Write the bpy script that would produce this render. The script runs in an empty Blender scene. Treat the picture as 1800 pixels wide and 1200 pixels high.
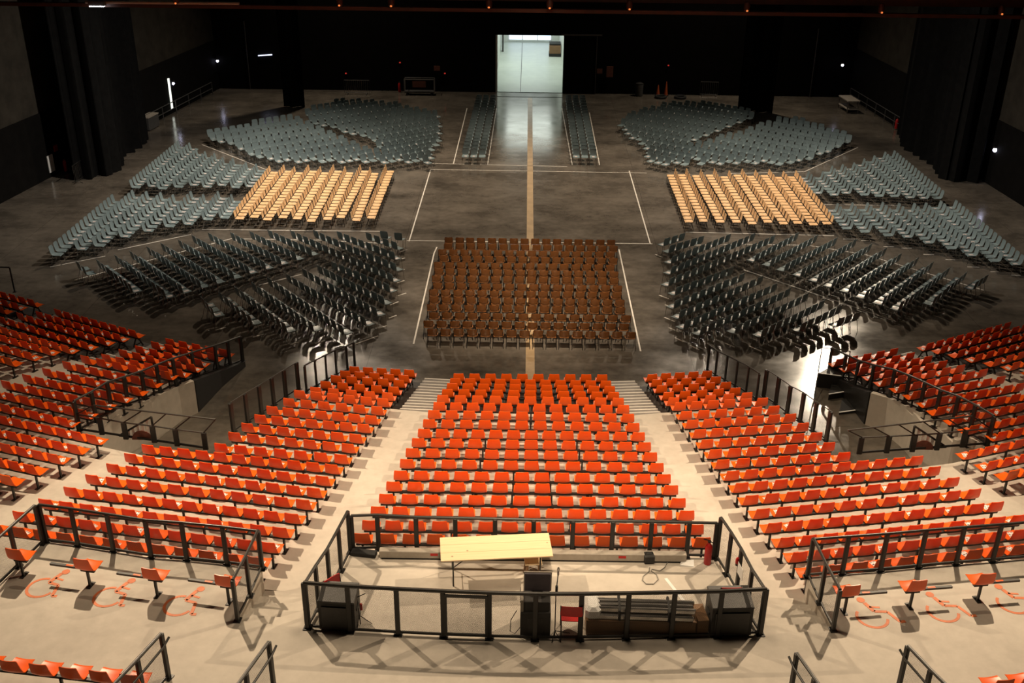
import bpy, math, random
import numpy as np
from mathutils import Vector, Matrix

random.seed(7)
S = bpy.context.scene
COL = S.collection

# ------------------------------------------------------------------ camera
F, CH = 1830.0, 17.5
PITCH, YAW, ROLL, CX = 0.45178554, 0.01083675, 0.01141849, -0.3191752
_fw = Vector((-math.sin(YAW) * math.cos(PITCH), math.cos(YAW) * math.cos(PITCH), -math.sin(PITCH)))
_rt0 = Vector((math.cos(YAW), math.sin(YAW), 0))
_up0 = _rt0.cross(_fw)
_rt = _rt0 * math.cos(ROLL) + _up0 * math.sin(ROLL)
_up = -_rt0 * math.sin(ROLL) + _up0 * math.cos(ROLL)
CAM = Vector((CX, 0, CH))


def un(px, py, z=0.0):
    """Point of the place at height z that a survey sight line through a photo point meets."""
    d = _rt * ((px - 900) / F) - _up * ((py - 600) / F) + _fw
    return CAM + d * ((z - CH) / d.z)


def un_y(px, py, y):
    d = _rt * ((px - 900) / F) - _up * ((py - 600) / F) + _fw
    return CAM + d * (y / d.y)


def pj(p):
    d = Vector(p) - CAM
    w = d.dot(_fw)
    return 900 + F * d.dot(_rt) / w, 600 - F * d.dot(_up) / w


cam_data = bpy.data.cameras.new('camera')
cam_data.sensor_width = 36
cam_data.lens = F / 1800 * 36
cam_data.clip_end = 400
cam = bpy.data.objects.new('camera', cam_data)
COL.objects.link(cam)
m = Matrix((_rt, _up, -_fw)).transposed().to_4x4()
m.translation = CAM
cam.matrix_world = m
S.camera = cam


# ------------------------------------------------------------------ materials
def srgb(r, g, b):
    return tuple(((c / 255) / 12.92 if c / 255 <= .04045 else ((c / 255 + .055) / 1.055) ** 2.4) for c in (r, g, b)) + (1,)


def mat(name, col, rough=.5, metal=0., noise=0., nscale=8., col2=None, spec=.5, emit=None, estr=0., bump=0., rnoise=0.):
    M = bpy.data.materials.new(name)
    M.use_nodes = True
    nt = M.node_tree
    b = nt.nodes['Principled BSDF']
    b.inputs['Roughness'].default_value = rough
    b.inputs['Metallic'].default_value = metal
    b.inputs['Specular IOR Level'].default_value = spec
    col = tuple(col) if len(col) == 4 else tuple(col) + (1,)
    tc = nt.nodes.new('ShaderNodeTexCoord')
    nz = nt.nodes.new('ShaderNodeTexNoise')
    nz.inputs['Scale'].default_value = nscale
    nz.inputs['Detail'].default_value = 5
    nz.inputs['Roughness'].default_value = .6
    nt.links.new(tc.outputs['Object'], nz.inputs['Vector'])
    mx = nt.nodes.new('ShaderNodeMix')
    mx.data_type = 'RGBA'
    c2 = col2 if col2 else tuple(min(1, c * (1 + noise)) for c in col[:3]) + (1,)
    c1 = col if col2 else tuple(c * (1 - noise) for c in col[:3]) + (1,)
    mx.inputs[6].default_value = c1
    mx.inputs[7].default_value = c2
    rp = nt.nodes.new('ShaderNodeMapRange')
    rp.inputs[1].default_value = .3
    rp.inputs[2].default_value = .7
    nt.links.new(nz.outputs['Fac'], rp.inputs[0])
    nt.links.new(rp.outputs[0], mx.inputs[0])
    nt.links.new(mx.outputs[2], b.inputs['Base Color'])
    if rnoise:
        rr = nt.nodes.new('ShaderNodeMapRange')
        rr.inputs[1].default_value = .3
        rr.inputs[2].default_value = .7
        rr.inputs[3].default_value = rough - rnoise
        rr.inputs[4].default_value = rough + rnoise
        nt.links.new(nz.outputs['Fac'], rr.inputs[0])
        nt.links.new(rr.outputs[0], b.inputs['Roughness'])
    if bump:
        bp = nt.nodes.new('ShaderNodeBump')
        bp.inputs['Strength'].default_value = bump
        nt.links.new(nz.outputs['Fac'], bp.inputs['Height'])
        nt.links.new(bp.outputs[0], b.inputs['Normal'])
    if emit:
        b.inputs['Emission Color'].default_value = tuple(emit) + (1,)
        b.inputs['Emission Strength'].default_value = estr
    return M


def floor_mat(name, a, b_, rough, stretch=(1, 1, 1), fine=30, rn=.08, joint=None):
    M = bpy.data.materials.new(name)
    M.use_nodes = True
    nt = M.node_tree
    bs = nt.nodes['Principled BSDF']
    tc = nt.nodes.new('ShaderNodeTexCoord')
    mp = nt.nodes.new('ShaderNodeMapping')
    mp.inputs['Scale'].default_value = stretch
    nt.links.new(tc.outputs['Object'], mp.inputs[0])
    n1 = nt.nodes.new('ShaderNodeTexNoise')
    n1.inputs['Scale'].default_value = .35
    n1.inputs['Detail'].default_value = 8
    n1.inputs['Roughness'].default_value = .65
    n2 = nt.nodes.new('ShaderNodeTexNoise')
    n2.inputs['Scale'].default_value = fine
    n2.inputs['Detail'].default_value = 4
    nt.links.new(mp.outputs[0], n1.inputs['Vector'])
    nt.links.new(tc.outputs['Object'], n2.inputs['Vector'])
    ad = nt.nodes.new('ShaderNodeMath')
    ad.operation = 'MULTIPLY_ADD'
    ad.inputs[1].default_value = .3
    nt.links.new(n2.outputs['Fac'], ad.inputs[0])
    nt.links.new(n1.outputs['Fac'], ad.inputs[2])
    mr = nt.nodes.new('ShaderNodeMapRange')
    mr.inputs[1].default_value = .42
    mr.inputs[2].default_value = .88
    nt.links.new(ad.outputs[0], mr.inputs[0])
    mx = nt.nodes.new('ShaderNodeMix')
    mx.data_type = 'RGBA'
    mx.inputs[6].default_value = a
    mx.inputs[7].default_value = b_
    nt.links.new(mr.outputs[0], mx.inputs[0])
    out = mx.outputs[2]
    if joint:
        br = nt.nodes.new('ShaderNodeTexBrick')
        br.offset = 0
        br.inputs['Scale'].default_value = 1
        br.inputs['Brick Width'].default_value = joint
        br.inputs['Row Height'].default_value = joint
        br.inputs['Mortar Size'].default_value = .012
        br.inputs['Color1'].default_value = (1, 1, 1, 1)
        br.inputs['Color2'].default_value = (.93, .93, .93, 1)
        br.inputs['Mortar'].default_value = (.6, .6, .6, 1)
        nt.links.new(tc.outputs['Object'], br.inputs['Vector'])
        mu = nt.nodes.new('ShaderNodeMix')
        mu.data_type = 'RGBA'
        mu.blend_type = 'MULTIPLY'
        mu.inputs[0].default_value = 1
        nt.links.new(out, mu.inputs[6])
        nt.links.new(br.outputs['Color'], mu.inputs[7])
        out = mu.outputs[2]
    nt.links.new(out, bs.inputs['Base Color'])
    rr = nt.nodes.new('ShaderNodeMapRange')
    rr.inputs[1].default_value = .3
    rr.inputs[2].default_value = .7
    rr.inputs[3].default_value = rough - rn
    rr.inputs[4].default_value = rough + rn
    nt.links.new(n1.outputs['Fac'], rr.inputs[0])
    nt.links.new(rr.outputs[0], bs.inputs['Roughness'])
    return M


def mesh_mat(name, col, pitch=.04, cover=.17):
    """Expanded metal: diamonds of open air between thin black strands."""
    M = bpy.data.materials.new(name)
    M.use_nodes = True
    nt = M.node_tree
    bs = nt.nodes['Principled BSDF']
    bs.inputs['Base Color'].default_value = col
    bs.inputs['Roughness'].default_value = .5
    uv = nt.nodes.new('ShaderNodeUVMap')
    sp = nt.nodes.new('ShaderNodeSeparateXYZ')
    nt.links.new(uv.outputs[0], sp.inputs[0])
    outs = []
    for s in (1, -1):
        a = nt.nodes.new('ShaderNodeMath')
        a.operation = 'MULTIPLY_ADD'
        a.inputs[1].default_value = 1.7 * s
        nt.links.new(sp.outputs[1], a.inputs[0])
        nt.links.new(sp.outputs[0], a.inputs[2])
        d = nt.nodes.new('ShaderNodeMath')
        d.operation = 'DIVIDE'
        d.inputs[1].default_value = pitch
        nt.links.new(a.outputs[0], d.inputs[0])
        fr = nt.nodes.new('ShaderNodeMath')
        fr.operation = 'FRACT'
        nt.links.new(d.outputs[0], fr.inputs[0])
        lt = nt.nodes.new('ShaderNodeMath')
        lt.operation = 'LESS_THAN'
        lt.inputs[1].default_value = cover
        nt.links.new(fr.outputs[0], lt.inputs[0])
        outs.append(lt)
    mx = nt.nodes.new('ShaderNodeMath')
    mx.operation = 'MAXIMUM'
    nt.links.new(outs[0].outputs[0], mx.inputs[0])
    nt.links.new(outs[1].outputs[0], mx.inputs[1])
    nt.links.new(mx.outputs[0], bs.inputs['Alpha'])
    return M


def plank_mat(name, a, b_):
    M = bpy.data.materials.new(name)
    M.use_nodes = True
    nt = M.node_tree
    bs = nt.nodes['Principled BSDF']
    bs.inputs['Roughness'].default_value = .5
    tc = nt.nodes.new('ShaderNodeTexCoord')
    mp = nt.nodes.new('ShaderNodeMapping')
    mp.inputs['Scale'].default_value = (.6, 9, 1)
    nt.links.new(tc.outputs['Object'], mp.inputs[0])
    n1 = nt.nodes.new('ShaderNodeTexNoise')
    n1.inputs['Scale'].default_value = 3
    n1.inputs['Detail'].default_value = 6
    nt.links.new(mp.outputs[0], n1.inputs['Vector'])
    v = nt.nodes.new('ShaderNodeTexVoronoi')
    v.inputs['Scale'].default_value = 3.2
    nt.links.new(tc.outputs['Object'], v.inputs['Vector'])
    kn = nt.nodes.new('ShaderNodeMapRange')
    kn.inputs[1].default_value = .05
    kn.inputs[2].default_value = .09
    kn.inputs[3].default_value = .45
    kn.inputs[4].default_value = 1
    nt.links.new(v.outputs['Distance'], kn.inputs[0])
    mx = nt.nodes.new('ShaderNodeMix')
    mx.data_type = 'RGBA'
    mx.inputs[6].default_value = a
    mx.inputs[7].default_value = b_
    nt.links.new(n1.outputs['Fac'], mx.inputs[0])
    mu = nt.nodes.new('ShaderNodeMix')
    mu.data_type = 'RGBA'
    mu.blend_type = 'MULTIPLY'
    mu.inputs[0].default_value = 1
    nt.links.new(mx.outputs[2], mu.inputs[6])
    cb = nt.nodes.new('ShaderNodeCombineXYZ')
    for i in range(3):
        nt.links.new(kn.outputs[0], cb.inputs[i])
    nt.links.new(cb.outputs[0], mu.inputs[7])
    nt.links.new(mu.outputs[2], bs.inputs['Base Color'])
    return M


def leaflet_mat(name):
    M = bpy.data.materials.new(name)
    M.use_nodes = True
    nt = M.node_tree
    bs = nt.nodes['Principled BSDF']
    bs.inputs['Roughness'].default_value = .35
    tc = nt.nodes.new('ShaderNodeTexCoord')
    br = nt.nodes.new('ShaderNodeTexBrick')
    br.offset = 0
    br.inputs['Scale'].default_value = 1
    br.inputs['Brick Width'].default_value = .5
    br.inputs['Row Height'].default_value = .36
    br.inputs['Mortar Size'].default_value = .09
    br.inputs['Color1'].default_value = (.10, .10, .12, 1)
    br.inputs['Color2'].default_value = (.62, .42, .40, 1)
    br.inputs['Mortar'].default_value = (.86, .84, .82, 1)
    nt.links.new(tc.outputs['Generated'], br.inputs['Vector'])
    nt.links.new(br.outputs['Color'], bs.inputs['Base Color'])
    return M


M = {
    'orange': mat('orange_plastic', (.86, .115, .005), .36, noise=.06, nscale=3),
    'black': mat('black_steel', (.012, .011, .010), .45, noise=.3, nscale=20),
    'rail': mat('grey_black_tube', (.035, .033, .030), .35, noise=.2, nscale=20),
    'deck': mat('dark_deck', (.045, .040, .036), .6, noise=.3, nscale=3),
    'step': mat('grey_step', (.20, .18, .16), .6, noise=.15, nscale=6),
    'nosing': mat('white_nosing', (.62, .58, .52), .5, noise=.08),
    'concrete': floor_mat('stand_concrete', (.375, .335, .285, 1), (.57, .52, .45, 1), .7, fine=5, rn=.05),
    'arena': floor_mat('arena_concrete', (.050, .043, .035, 1), (.175, .150, .122, 1), .17, (1.0, 1.5, 1), 3, .07, joint=6.0),
    'wallc': mat('block_wall', (.030, .026, .020), .9, noise=.3, nscale=1.2, spec=.15),
    'wallb': mat('black_wall', (.004, .0036, .0032), .9, noise=.3, nscale=2, spec=.1),
    'cloth': mat('black_drape', (.005, .005, .005), .95, noise=.3, nscale=3, spec=.1),
    'ceil': mat('dark_ceiling', (.012, .010, .009), .9, noise=.3, nscale=2),
    'brown': mat('brown_plastic', (.20, .080, .024), .24, noise=.15, nscale=2),
    'cream': mat('pale_wood', (.70, .44, .22), .42, noise=.12, nscale=6),
    'blue': mat('slate_blue_plastic', (.165, .215, .225), .32, noise=.22, nscale=.35),
    'chrome': mat('dull_chrome', (.42, .41, .40), .3, metal=1., noise=.1),
    'tape': mat('white_tape', (.62, .58, .52), .55, noise=.15, nscale=3),
    'tan': mat('tan_tape', (.36, .255, .145), .45, noise=.2, nscale=1.5),
    'paint': mat('orange_paint', (.62, .17, .06), .6, noise=.12, nscale=6),
    'leaf': leaflet_mat('printed_leaflet'),
    'mesh': mesh_mat('expanded_metal', (.015, .014, .013, 1)),
    'pine': plank_mat('pine_board', (.68, .48, .27, 1), (.78, .62, .40, 1)),
    'wood': plank_mat('brown_wood', (.16, .085, .04, 1), (.24, .13, .06, 1)),
    'red': mat('red_plastic', (.45, .012, .012), .4, noise=.1),
    'alu': mat('aluminium', (.62, .60, .58), .28, metal=1., noise=.1),
    'greycase': mat('grey_case', (.36, .32, .27), .5, noise=.1),
    'blackcase': mat('black_case', (.014, .013, .012), .6, noise=.3),
    'darkgrey': mat('dark_grey_top', (.06, .058, .056), .5, noise=.2),
    'purple': mat('screen_back', (.055, .045, .055), .45, noise=.15),
    'white': mat('white_paint', (.72, .72, .70), .5, noise=.05),
    'hallfloor': floor_mat('hall_floor', (.42, .46, .42, 1), (.58, .62, .57, 1), .4, fine=2),
    'hallwall': mat('hall_wall', (.60, .62, .58), .6, noise=.06),
    'winglass': mat('daylight_window', (.3, .33, .36), .3, emit=(.70, .82, 1.), estr=1.5),
    'brownsteel': mat('rust_brown_steel', (.055, .018, .010), .5, noise=.3, nscale=2),
    'conepaint': mat('orange_cone', (.50, .10, .03), .5, noise=.1),
    'rubber': mat('black_rubber', (.012, .012, .012), .7, noise=.2),
    'lampblue': mat('cold_lamp', (.5, .5, .6), .3, emit=(.74, .74, 1.), estr=9),
    'lampline': mat('tube_lamp', (.5, .5, .6), .3, emit=(.66, .72, 1.), estr=2.2),
    'lampslot': mat('lit_gap', (.5, .5, .5), .3, emit=(.95, 1., .88), estr=1.2),
    'lampred': mat('small_red_lamp', (.3, .02, .02), .4, emit=(1., .06, .04), estr=.35),
    'lamporange': mat('small_orange_lamp', (.3, .1, .02), .4, emit=(1., .25, .06), estr=.9),
    'floodface': mat('flood_face', (.8, .8, .8), .3, emit=(1., .95, 1.), estr=14),
    'redbrown': mat('red_brown_disc', (.16, .055, .035), .6, noise=.2),
    'cable': mat('grey_cable', (.20, .19, .17), .5, noise=.1),
}


# ------------------------------------------------------------------ mesh builder
class MB:
    def __init__(s):
        s.v, s.f, s.uv = [], [], {}

    def quad(s, a, b, c, d):
        n = len(s.v)
        s.v += [tuple(a), tuple(b), tuple(c), tuple(d)]
        s.f.append((n, n + 1, n + 2, n + 3))
        return s

    def hexa(s, p):
        """p: four bottom points then four top points, both counter-clockwise seen from above."""
        n = len(s.v)
        s.v += [tuple(q) for q in p]
        for q in ((3, 2, 1, 0), (4, 5, 6, 7), (0, 1, 5, 4), (1, 2, 6, 5), (2, 3, 7, 6), (3, 0, 4, 7)):
            s.f.append(tuple(n + i for i in q))
        return s

    def box(s, c, size, rz=0., ch=0.):
        cx, cy, cz = c
        hx, hy, hz = size[0] / 2, size[1] / 2, size[2] / 2
        co, si = math.cos(rz), math.sin(rz)
        P = []
        if ch:
            n = len(s.v)
            ring = [(-hx + ch, -hy), (hx - ch, -hy), (hx, -hy + ch), (hx, hy - ch), (hx - ch, hy), (-hx + ch, hy), (-hx, hy - ch), (-hx, -hy + ch)]
            lay = [(-hz, ch), (-hz + ch, 0), (hz - ch, 0), (hz, ch)]
            for z, ins in lay:
                for x, y in ring:
                    k = 1 - ins / max(hx, hy)
                    x2, y2 = (x - math.copysign(min(ins, abs(x)), x), y - math.copysign(min(ins, abs(y)), y)) if ins else (x, y)
                    s.v.append((cx + x2 * co - y2 * si, cy + x2 * si + y2 * co, cz + z))
            for l in range(3):
                for i in range(8):
                    j = (i + 1) % 8
                    s.f.append((n + l * 8 + i, n + l * 8 + j, n + l * 8 + 8 + j, n + l * 8 + 8 + i))
            s.f.append(tuple(n + i for i in range(7, -1, -1)))
            s.f.append(tuple(n + 24 + i for i in range(8)))
            return s
        for z in (-hz, hz):
            for x, y in ((-hx, -hy), (hx, -hy), (hx, hy), (-hx, hy)):
                P.append((cx + x * co - y * si, cy + x * si + y * co, cz + z))
        return s.hexa(P)

    def bar(s, a, b, w, h, up=Vector((0, 0, 1))):
        """A rectangular bar from a to b: w across, h along up."""
        a, b = Vector(a), Vector(b)
        d = (b - a).normalized()
        if abs(d.dot(up)) > .98:
            up = Vector((0, 1, 0))
        x = d.cross(up).normalized() * (w / 2)
        u = x.cross(d).normalized() * (h / 2)
        return s.hexa([a - x - u, a + x - u, b + x - u, b - x - u, a - x + u, a + x + u, b + x + u, b - x + u])

    def tube(s, path, r, n=6, closed=False):
        path = [Vector(p) for p in path]
        base = len(s.v)
        k = len(path)
        ref = None
        for i, p in enumerate(path):
            if closed:
                d = (path[(i + 1) % k] - path[i - 1]).normalized()
            else:
                d = (path[min(i + 1, k - 1)] - path[max(i - 1, 0)]).normalized()
            if ref is None:
                ref = Vector((0, 0, 1)) if abs(d.z) < .9 else Vector((1, 0, 0))
            x = d.cross(ref)
            if x.length < 1e-4:
                ref = Vector((0, 1, 0))
                x = d.cross(ref)
            x.normalize()
            y = x.cross(d).normalized()
            ref = y
            rr = r[i] if isinstance(r, (list, tuple)) else r
            for j in range(n):
                t = 2 * math.pi * j / n
                s.v.append(tuple(p + x * (rr * math.cos(t)) + y * (rr * math.sin(t))))
        for i in range(k if closed else k - 1):
            i2 = (i + 1) % k
            for j in range(n):
                j2 = (j + 1) % n
                s.f.append((base + i * n + j, base + i * n + j2, base + i2 * n + j2, base + i2 * n + j))
        if not closed:
            s.f.append(tuple(base + j for j in range(n - 1, -1, -1)))
            s.f.append(tuple(base + (k - 1) * n + j for j in range(n)))
        return s

    def lathe(s, c, prof, n=16):
        base = len(s.v)
        for r, z in prof:
            for j in range(n):
                t = 2 * math.pi * j / n
                s.v.append((c[0] + r * math.cos(t), c[1] + r * math.sin(t), c[2] + z))
        for i in range(len(prof) - 1):
            for j in range(n):
                j2 = (j + 1) % n
                s.f.append((base + i * n + j, base + i * n + j2, base + (i + 1) * n + j2, base + (i + 1) * n + j))
        s.f.append(tuple(base + j for j in range(n - 1, -1, -1)))
        s.f.append(tuple(base + (len(prof) - 1) * n + j for j in range(n)))
        return s

    def prism(s, poly, z0, z1):
        n = len(s.v)
        k = len(poly)
        ar = sum(poly[i][0] * poly[(i + 1) % k][1] - poly[(i + 1) % k][0] * poly[i][1] for i in range(k))
        if ar < 0:
            poly = poly[::-1]
        for z in (z0, z1):
            s.v += [(p[0], p[1], z) for p in poly]
        s.f.append(tuple(n + i for i in range(k - 1, -1, -1)))
        s.f.append(tuple(n + k + i for i in range(k)))
        for i in range(k):
            j = (i + 1) % k
            s.f.append((n + i, n + j, n + k + j, n + k + i))
        return s

    def shell(s, prof, t, nu=7, dish=.012, p=2.0, corner=0.):
        """A moulded sheet: prof = (y, z, half width) from the front lip to the top edge; t its thickness."""
        base = len(s.v)
        nv = len(prof)
        for side in (0, 1):
            for i, (y, z, hw) in enumerate(prof):
                y0, z0, _ = prof[max(i - 1, 0)]
                y1, z1, _ = prof[min(i + 1, nv - 1)]
                L = math.hypot(y1 - y0, z1 - z0)
                ny, nz = -(z1 - z0) / L, (y1 - y0) / L
                if nz < 0 or (abs(nz) < .3 and ny < 0):
                    ny, nz = -ny, -nz
                for j in range(nu):
                    u = -1 + 2 * j / (nu - 1)
                    lift = dish * (abs(u) ** p)
                    o = lift - (t if side else 0)
                    s.v.append((hw * u, y + ny * o, z + nz * o))
        N = nv * nu
        for i in range(nv - 1):
            for j in range(nu - 1):
                a = base + i * nu + j
                s.f.append((a, a + 1, a + nu + 1, a + nu))
                b = a + N
                s.f.append((b + nu, b + nu + 1, b + 1, b))
        for i in range(nv - 1):
            for j in (0, nu - 1):
                a = base + i * nu + j
                q = (a, a + nu, a + nu + N, a + N)
                s.f.append(q if j == 0 else q[::-1])
        for j in range(nu - 1):
            for i in (0, nv - 1):
                a = base + i * nu + j
                q = (a + 1, a, a + N, a + 1 + N)
                s.f.append(q if i == 0 else q[::-1])
        return s

    def mesh(s, name, material, smooth=False, angle=40):
        me = bpy.data.meshes.new(name)
        me.from_pydata(s.v, [], s.f)
        me.validate()
        if smooth:
            me.shade_smooth()
            me.set_sharp_from_angle(angle=math.radians(angle))
        me.materials.append(M[material] if isinstance(material, str) else material)
        return me

    def build(s, name, material, parent=None, smooth=False, angle=40):
        o = bpy.data.objects.new(name, s.mesh(name, material, smooth, angle))
        COL.objects.link(o)
        if parent is not None:
            o.parent = parent
        return o


def tag(o, label=None, cat=None, group=None, kind=None):
    if label:
        o['label'] = label
    if cat:
        o['category'] = cat
    if group:
        o['group'] = group
    if kind:
        o['kind'] = kind
    return o


def empty(name, loc, rz, label, cat, group=None):
    o = bpy.data.objects.new(name, None)
    o.empty_display_size = .1
    o.location = loc
    o.rotation_euler = (0, 0, rz)
    COL.objects.link(o)
    return tag(o, label, cat, group)


def part(name, me, parent, loc=(0, 0, 0), rz=0.):
    o = bpy.data.objects.new(name, me)
    o.location = loc
    o.rotation_euler = (0, 0, rz)
    COL.objects.link(o)
    o.parent = parent
    return o


def struct(o):
    o['kind'] = 'structure'
    return o


ORD = ['', 'first', 'second', 'third', 'fourth', 'fifth', 'sixth', 'seventh', 'eighth', 'ninth', 'tenth', 'eleventh', 'twelfth',
       'thirteenth', 'fourteenth', 'fifteenth', 'sixteenth', 'seventeenth', 'eighteenth', 'nineteenth', 'twentieth']
V = Vector
STAGE = V((0, 53, 0))


def flat(v):
    return V((v.x, v.y, 0))


def facing(a, b):
    u = flat(b - a).normalized()
    f = V((-u.y, u.x, 0))
    if f.dot(STAGE - flat((a + b) / 2)) < 0:
        f = -f
    return u, f


# ------------------------------------------------------------------ room
FAR = 79.3
floor = MB().quad((-45, -14, 0), (45, -14, 0), (45, FAR, 0), (-45, FAR, 0)).build('floor', 'arena')
struct(floor)
XL, XR = un(385, 155).x, un(1490, 168).x
pl = un(0, 357)
pr = un(1800, 362)
CEIL = 21.5


def wall_seg(name, a, b, z0, z1, material, th=.4, inward=None):
    a, b = flat(V(a)), flat(V(b))
    d = (b - a).normalized()
    n = V((-d.y, d.x, 0)) * th
    if inward is not None and n.dot(flat(V(inward)) - a) > 0:
        n = -n
    mb = MB()
    mb.prism([(a.x, a.y), (b.x, b.y), (b.x + n.x, b.y + n.y), (a.x + n.x, a.y + n.y)], z0, z1)
    return struct(mb.build(name, material))


cL, cR = V((XL, FAR, 0)), V((XR, FAR, 0))
dL = (flat(pl) - cL).normalized()
dR = (flat(pr) - cR).normalized()
eL, eR = cL + dL * 95, cR + dR * 95
mid = (0, 40, 0)
wall_seg('wall_left', cL, eL, 0, CEIL, 'wallc', inward=mid)
wall_seg('wall_right', cR, eR, 0, CEIL, 'wallc', inward=mid)
# black painted dado along the side walls
for nm, c, d, s in (('trim_1', cL, dL, 1), ('trim_2', cR, dR, -1)):
    off = V((-d.y, d.x, 0))
    if off.dot(V(mid) - c) < 0:
        off = -off
    a, b = c + off * .03, c + d * 94 + off * .03
    wall_seg(nm, a, b, .0, 3.6, 'wallb', th=.05, inward=a - off * 5)
DX0, DX1 = un(874, 163).x, un(988.5, 164).x
DZ = un_y(930, 62, FAR).z
wall_seg('wall_far_left', (XL - 3, FAR, 0), (DX0, FAR, 0), 0, CEIL, 'wallb', inward=mid)
wall_seg('wall_far_right', (DX1, FAR, 0), (XR + 3, FAR, 0), 0, CEIL, 'wallb', inward=mid)
wall_seg('wall_far_lintel', (DX0, FAR, 0), (DX1, FAR, 0), DZ, CEIL, 'wallb', inward=mid)
wall_seg('wall_rear', (-45, -13.5, 0), (45, -13.5, 0), 0, CEIL, 'wallb', inward=mid)
struct(MB().box((0, 33, CEIL + .2), (90, 95, .4)).build('ceiling', 'ceil'))

# bright passage behind the far doorway
BY = FAR + 21.5
struct(MB().box(((DX0 + DX1) / 2, (FAR + BY) / 2 + .2, -.05), (DX1 - DX0 + 7, BY - FAR, .1)).build('floor_passage', 'hallfloor'))
struct(MB().box((DX0 - .35, (FAR + BY) / 2 + .4, 3), (.3, BY - FAR - .4, 6)).build('wall_passage_left', 'hallwall'))
struct(MB().box((DX1 + .45, (FAR + BY) / 2 + .4, 3), (.3, BY - FAR - .4, 6)).build('wall_passage_right', 'hallwall'))
struct(MB().box(((DX0 + DX1) / 2, BY + .2, 3), (DX1 - DX0 + 8, .3, 6)).build('wall_passage_end', 'hallwall'))
struct(MB().box(((DX0 + DX1) / 2, (FAR + BY) / 2 + .4, 6.1), (DX1 - DX0 + 8, BY - FAR - .4, .2)).build('ceiling_passage', 'hallwall'))
w = struct(MB().box(((DX0 + DX1) / 2, BY + .02, 1.75), (DX1 - DX0 - .9, .08, 3.1)).build('window_1', 'winglass'))
fb = MB()
for x in (-2, -.7, .7, 2):
    fb.box(((DX0 + DX1) / 2 + x, BY - .04, 1.75), (.07, .06, 3.1))
fb.box(((DX0 + DX1) / 2, BY - .04, .2), (DX1 - DX0 - .9, .06, .1))
fb.build('window_frame', 'white', w)
# floor joint in the passage and threshold line
struct(MB().box((un(916, 130).x, (FAR + BY) / 2, .002), (.05, BY - FAR - .6, .004)).build('trim_3', 'darkgrey'))
struct(MB().box(((DX0 + DX1) / 2, un(930, 170.5).y, .003), (DX1 - DX0, .12, .006)).build('trim_4', 'wallb'))
# sliding door leaf parked right of the opening
dr = struct(MB().box((DX1 + 1.25, FAR - .12, DZ / 2 - .05), (2.45, .12, DZ - .1)).build('door_1', 'wallb'))
MB().box((DX1 + 2.45, FAR - .2, DZ / 2), (.05, .06, DZ)).build('door_edge', 'darkgrey', dr)
MB().box((DX1 + 1.3, FAR - .2, DZ + .1), (3., .1, .1)).build('door_track', 'darkgrey', dr)
# side jamb
struct(MB().box((DX0 - .06, FAR - .12, DZ / 2), (.12, .3, DZ)).build('trim_5', 'hallwall'))
# thin pipes on the far wall
for i, (x0, y0, y1) in enumerate(((445, 60, 148), (1418, 70, 158))):
    a = un(x0 + (5 if x0 < 900 else -8), y1)
    struct(MB().tube([(a.x, FAR - .1, 0), (a.x, FAR - .1, 5)], .035).build('trim_%d' % (6 + i), 'darkgrey'))

# guard rails along the dado
for k, (c, d, lab, t0, t1) in enumerate(((cL, dL, 'low black guard rail along the left wall beyond the drape', 2, 16), (cR, dR, 'low black guard rail along the right wall beyond the drape', 1, 12.5))):
    off = V((-d.y, d.x, 0))
    if off.dot(V(mid) - c) < 0:
        off = -off
    r = empty('guard_rail', c + d * t0 + off * .4, 0, lab, 'rail')
    L = t1 - t0
    for z in (.45, .9):
        MB().tube([d * 0 + V((0, 0, z)), d * L + V((0, 0, z))], .03).build('rail', 'darkgrey', r, True)
    for i in range(8):
        MB().tube([d * (L * i / 7), d * (L * i / 7) + V((0, 0, .92))], .03).build('post', 'darkgrey', r, True)


# ------------------------------------------------------------------ drapes
def drape(label, pts, ztop, folds=2.2, depth=.35, z0=.02):
    """A hanging black cloth with folds following floor points pts."""
    L = [V((p.x, p.y, 0)) for p in pts]
    seg = [(L[i + 1] - L[i]).length for i in range(len(L) - 1)]
    tot = sum(seg)
    n = max(24, int(tot * folds * 8))
    mb = MB()
    ring = []
    for i in range(n + 1):
        s = tot * i / n
        k = 0
        while k < len(seg) - 1 and s > seg[k]:
            s -= seg[k]
            k += 1
        p = L[k].lerp(L[k + 1], min(1, s / seg[k]))
        d = (L[k + 1] - L[k]).normalized()
        nn = V((-d.y, d.x, 0))
        ph = 2 * math.pi * folds * tot * i / n
        ring.append(p + nn * (depth * .5 * (math.sin(ph) + .35 * math.sin(2.3 * ph + 1))))
    rows = 3
    for side in (0, .03):
        for r in range(rows + 1):
            z = z0 + (ztop - z0) * r / rows
            for q in ring:
                mb.v.append((q.x + side, q.y + side, z))
    N = (n + 1) * (rows + 1)
    for r in range(rows):
        for i in range(n):
            a = r * (n + 1) + i
            mb.f.append((a, a + 1, a + n + 2, a + n + 1))
            b = a + N
            mb.f.append((b + n + 1, b + n + 2, b + 1, b))
    for i in range(n):
        mb.f.append((i + 1, i, i + N, i + N + 1))
    o = mb.build('stage_drape', 'cloth', None, True, 60)
    return tag(o, label, 'curtain')


drape('wide black drape hanging in front of the left wall beside the barrier', [un(134, 318), un(203, 305), un(212, 276), un(240, 262), un(258, 246)], 19, 1.0, .5)
drape('narrow black drape hanging behind the left wedge of blue chairs', [un(499, 188), un(536, 188)], 19, 1.1, .4)
drape('narrow black drape hanging behind the right wedge of blue chairs', [un(1296, 194), un(1357, 199)], 19, 1.1, .4)
drape('wide black drape hanging in front of the right wall beside the table', [un(1583, 232), un(1592, 262), un(1640, 290), un(1662, 318), un(1722, 320)], 19, 1.0, .5)

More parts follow.
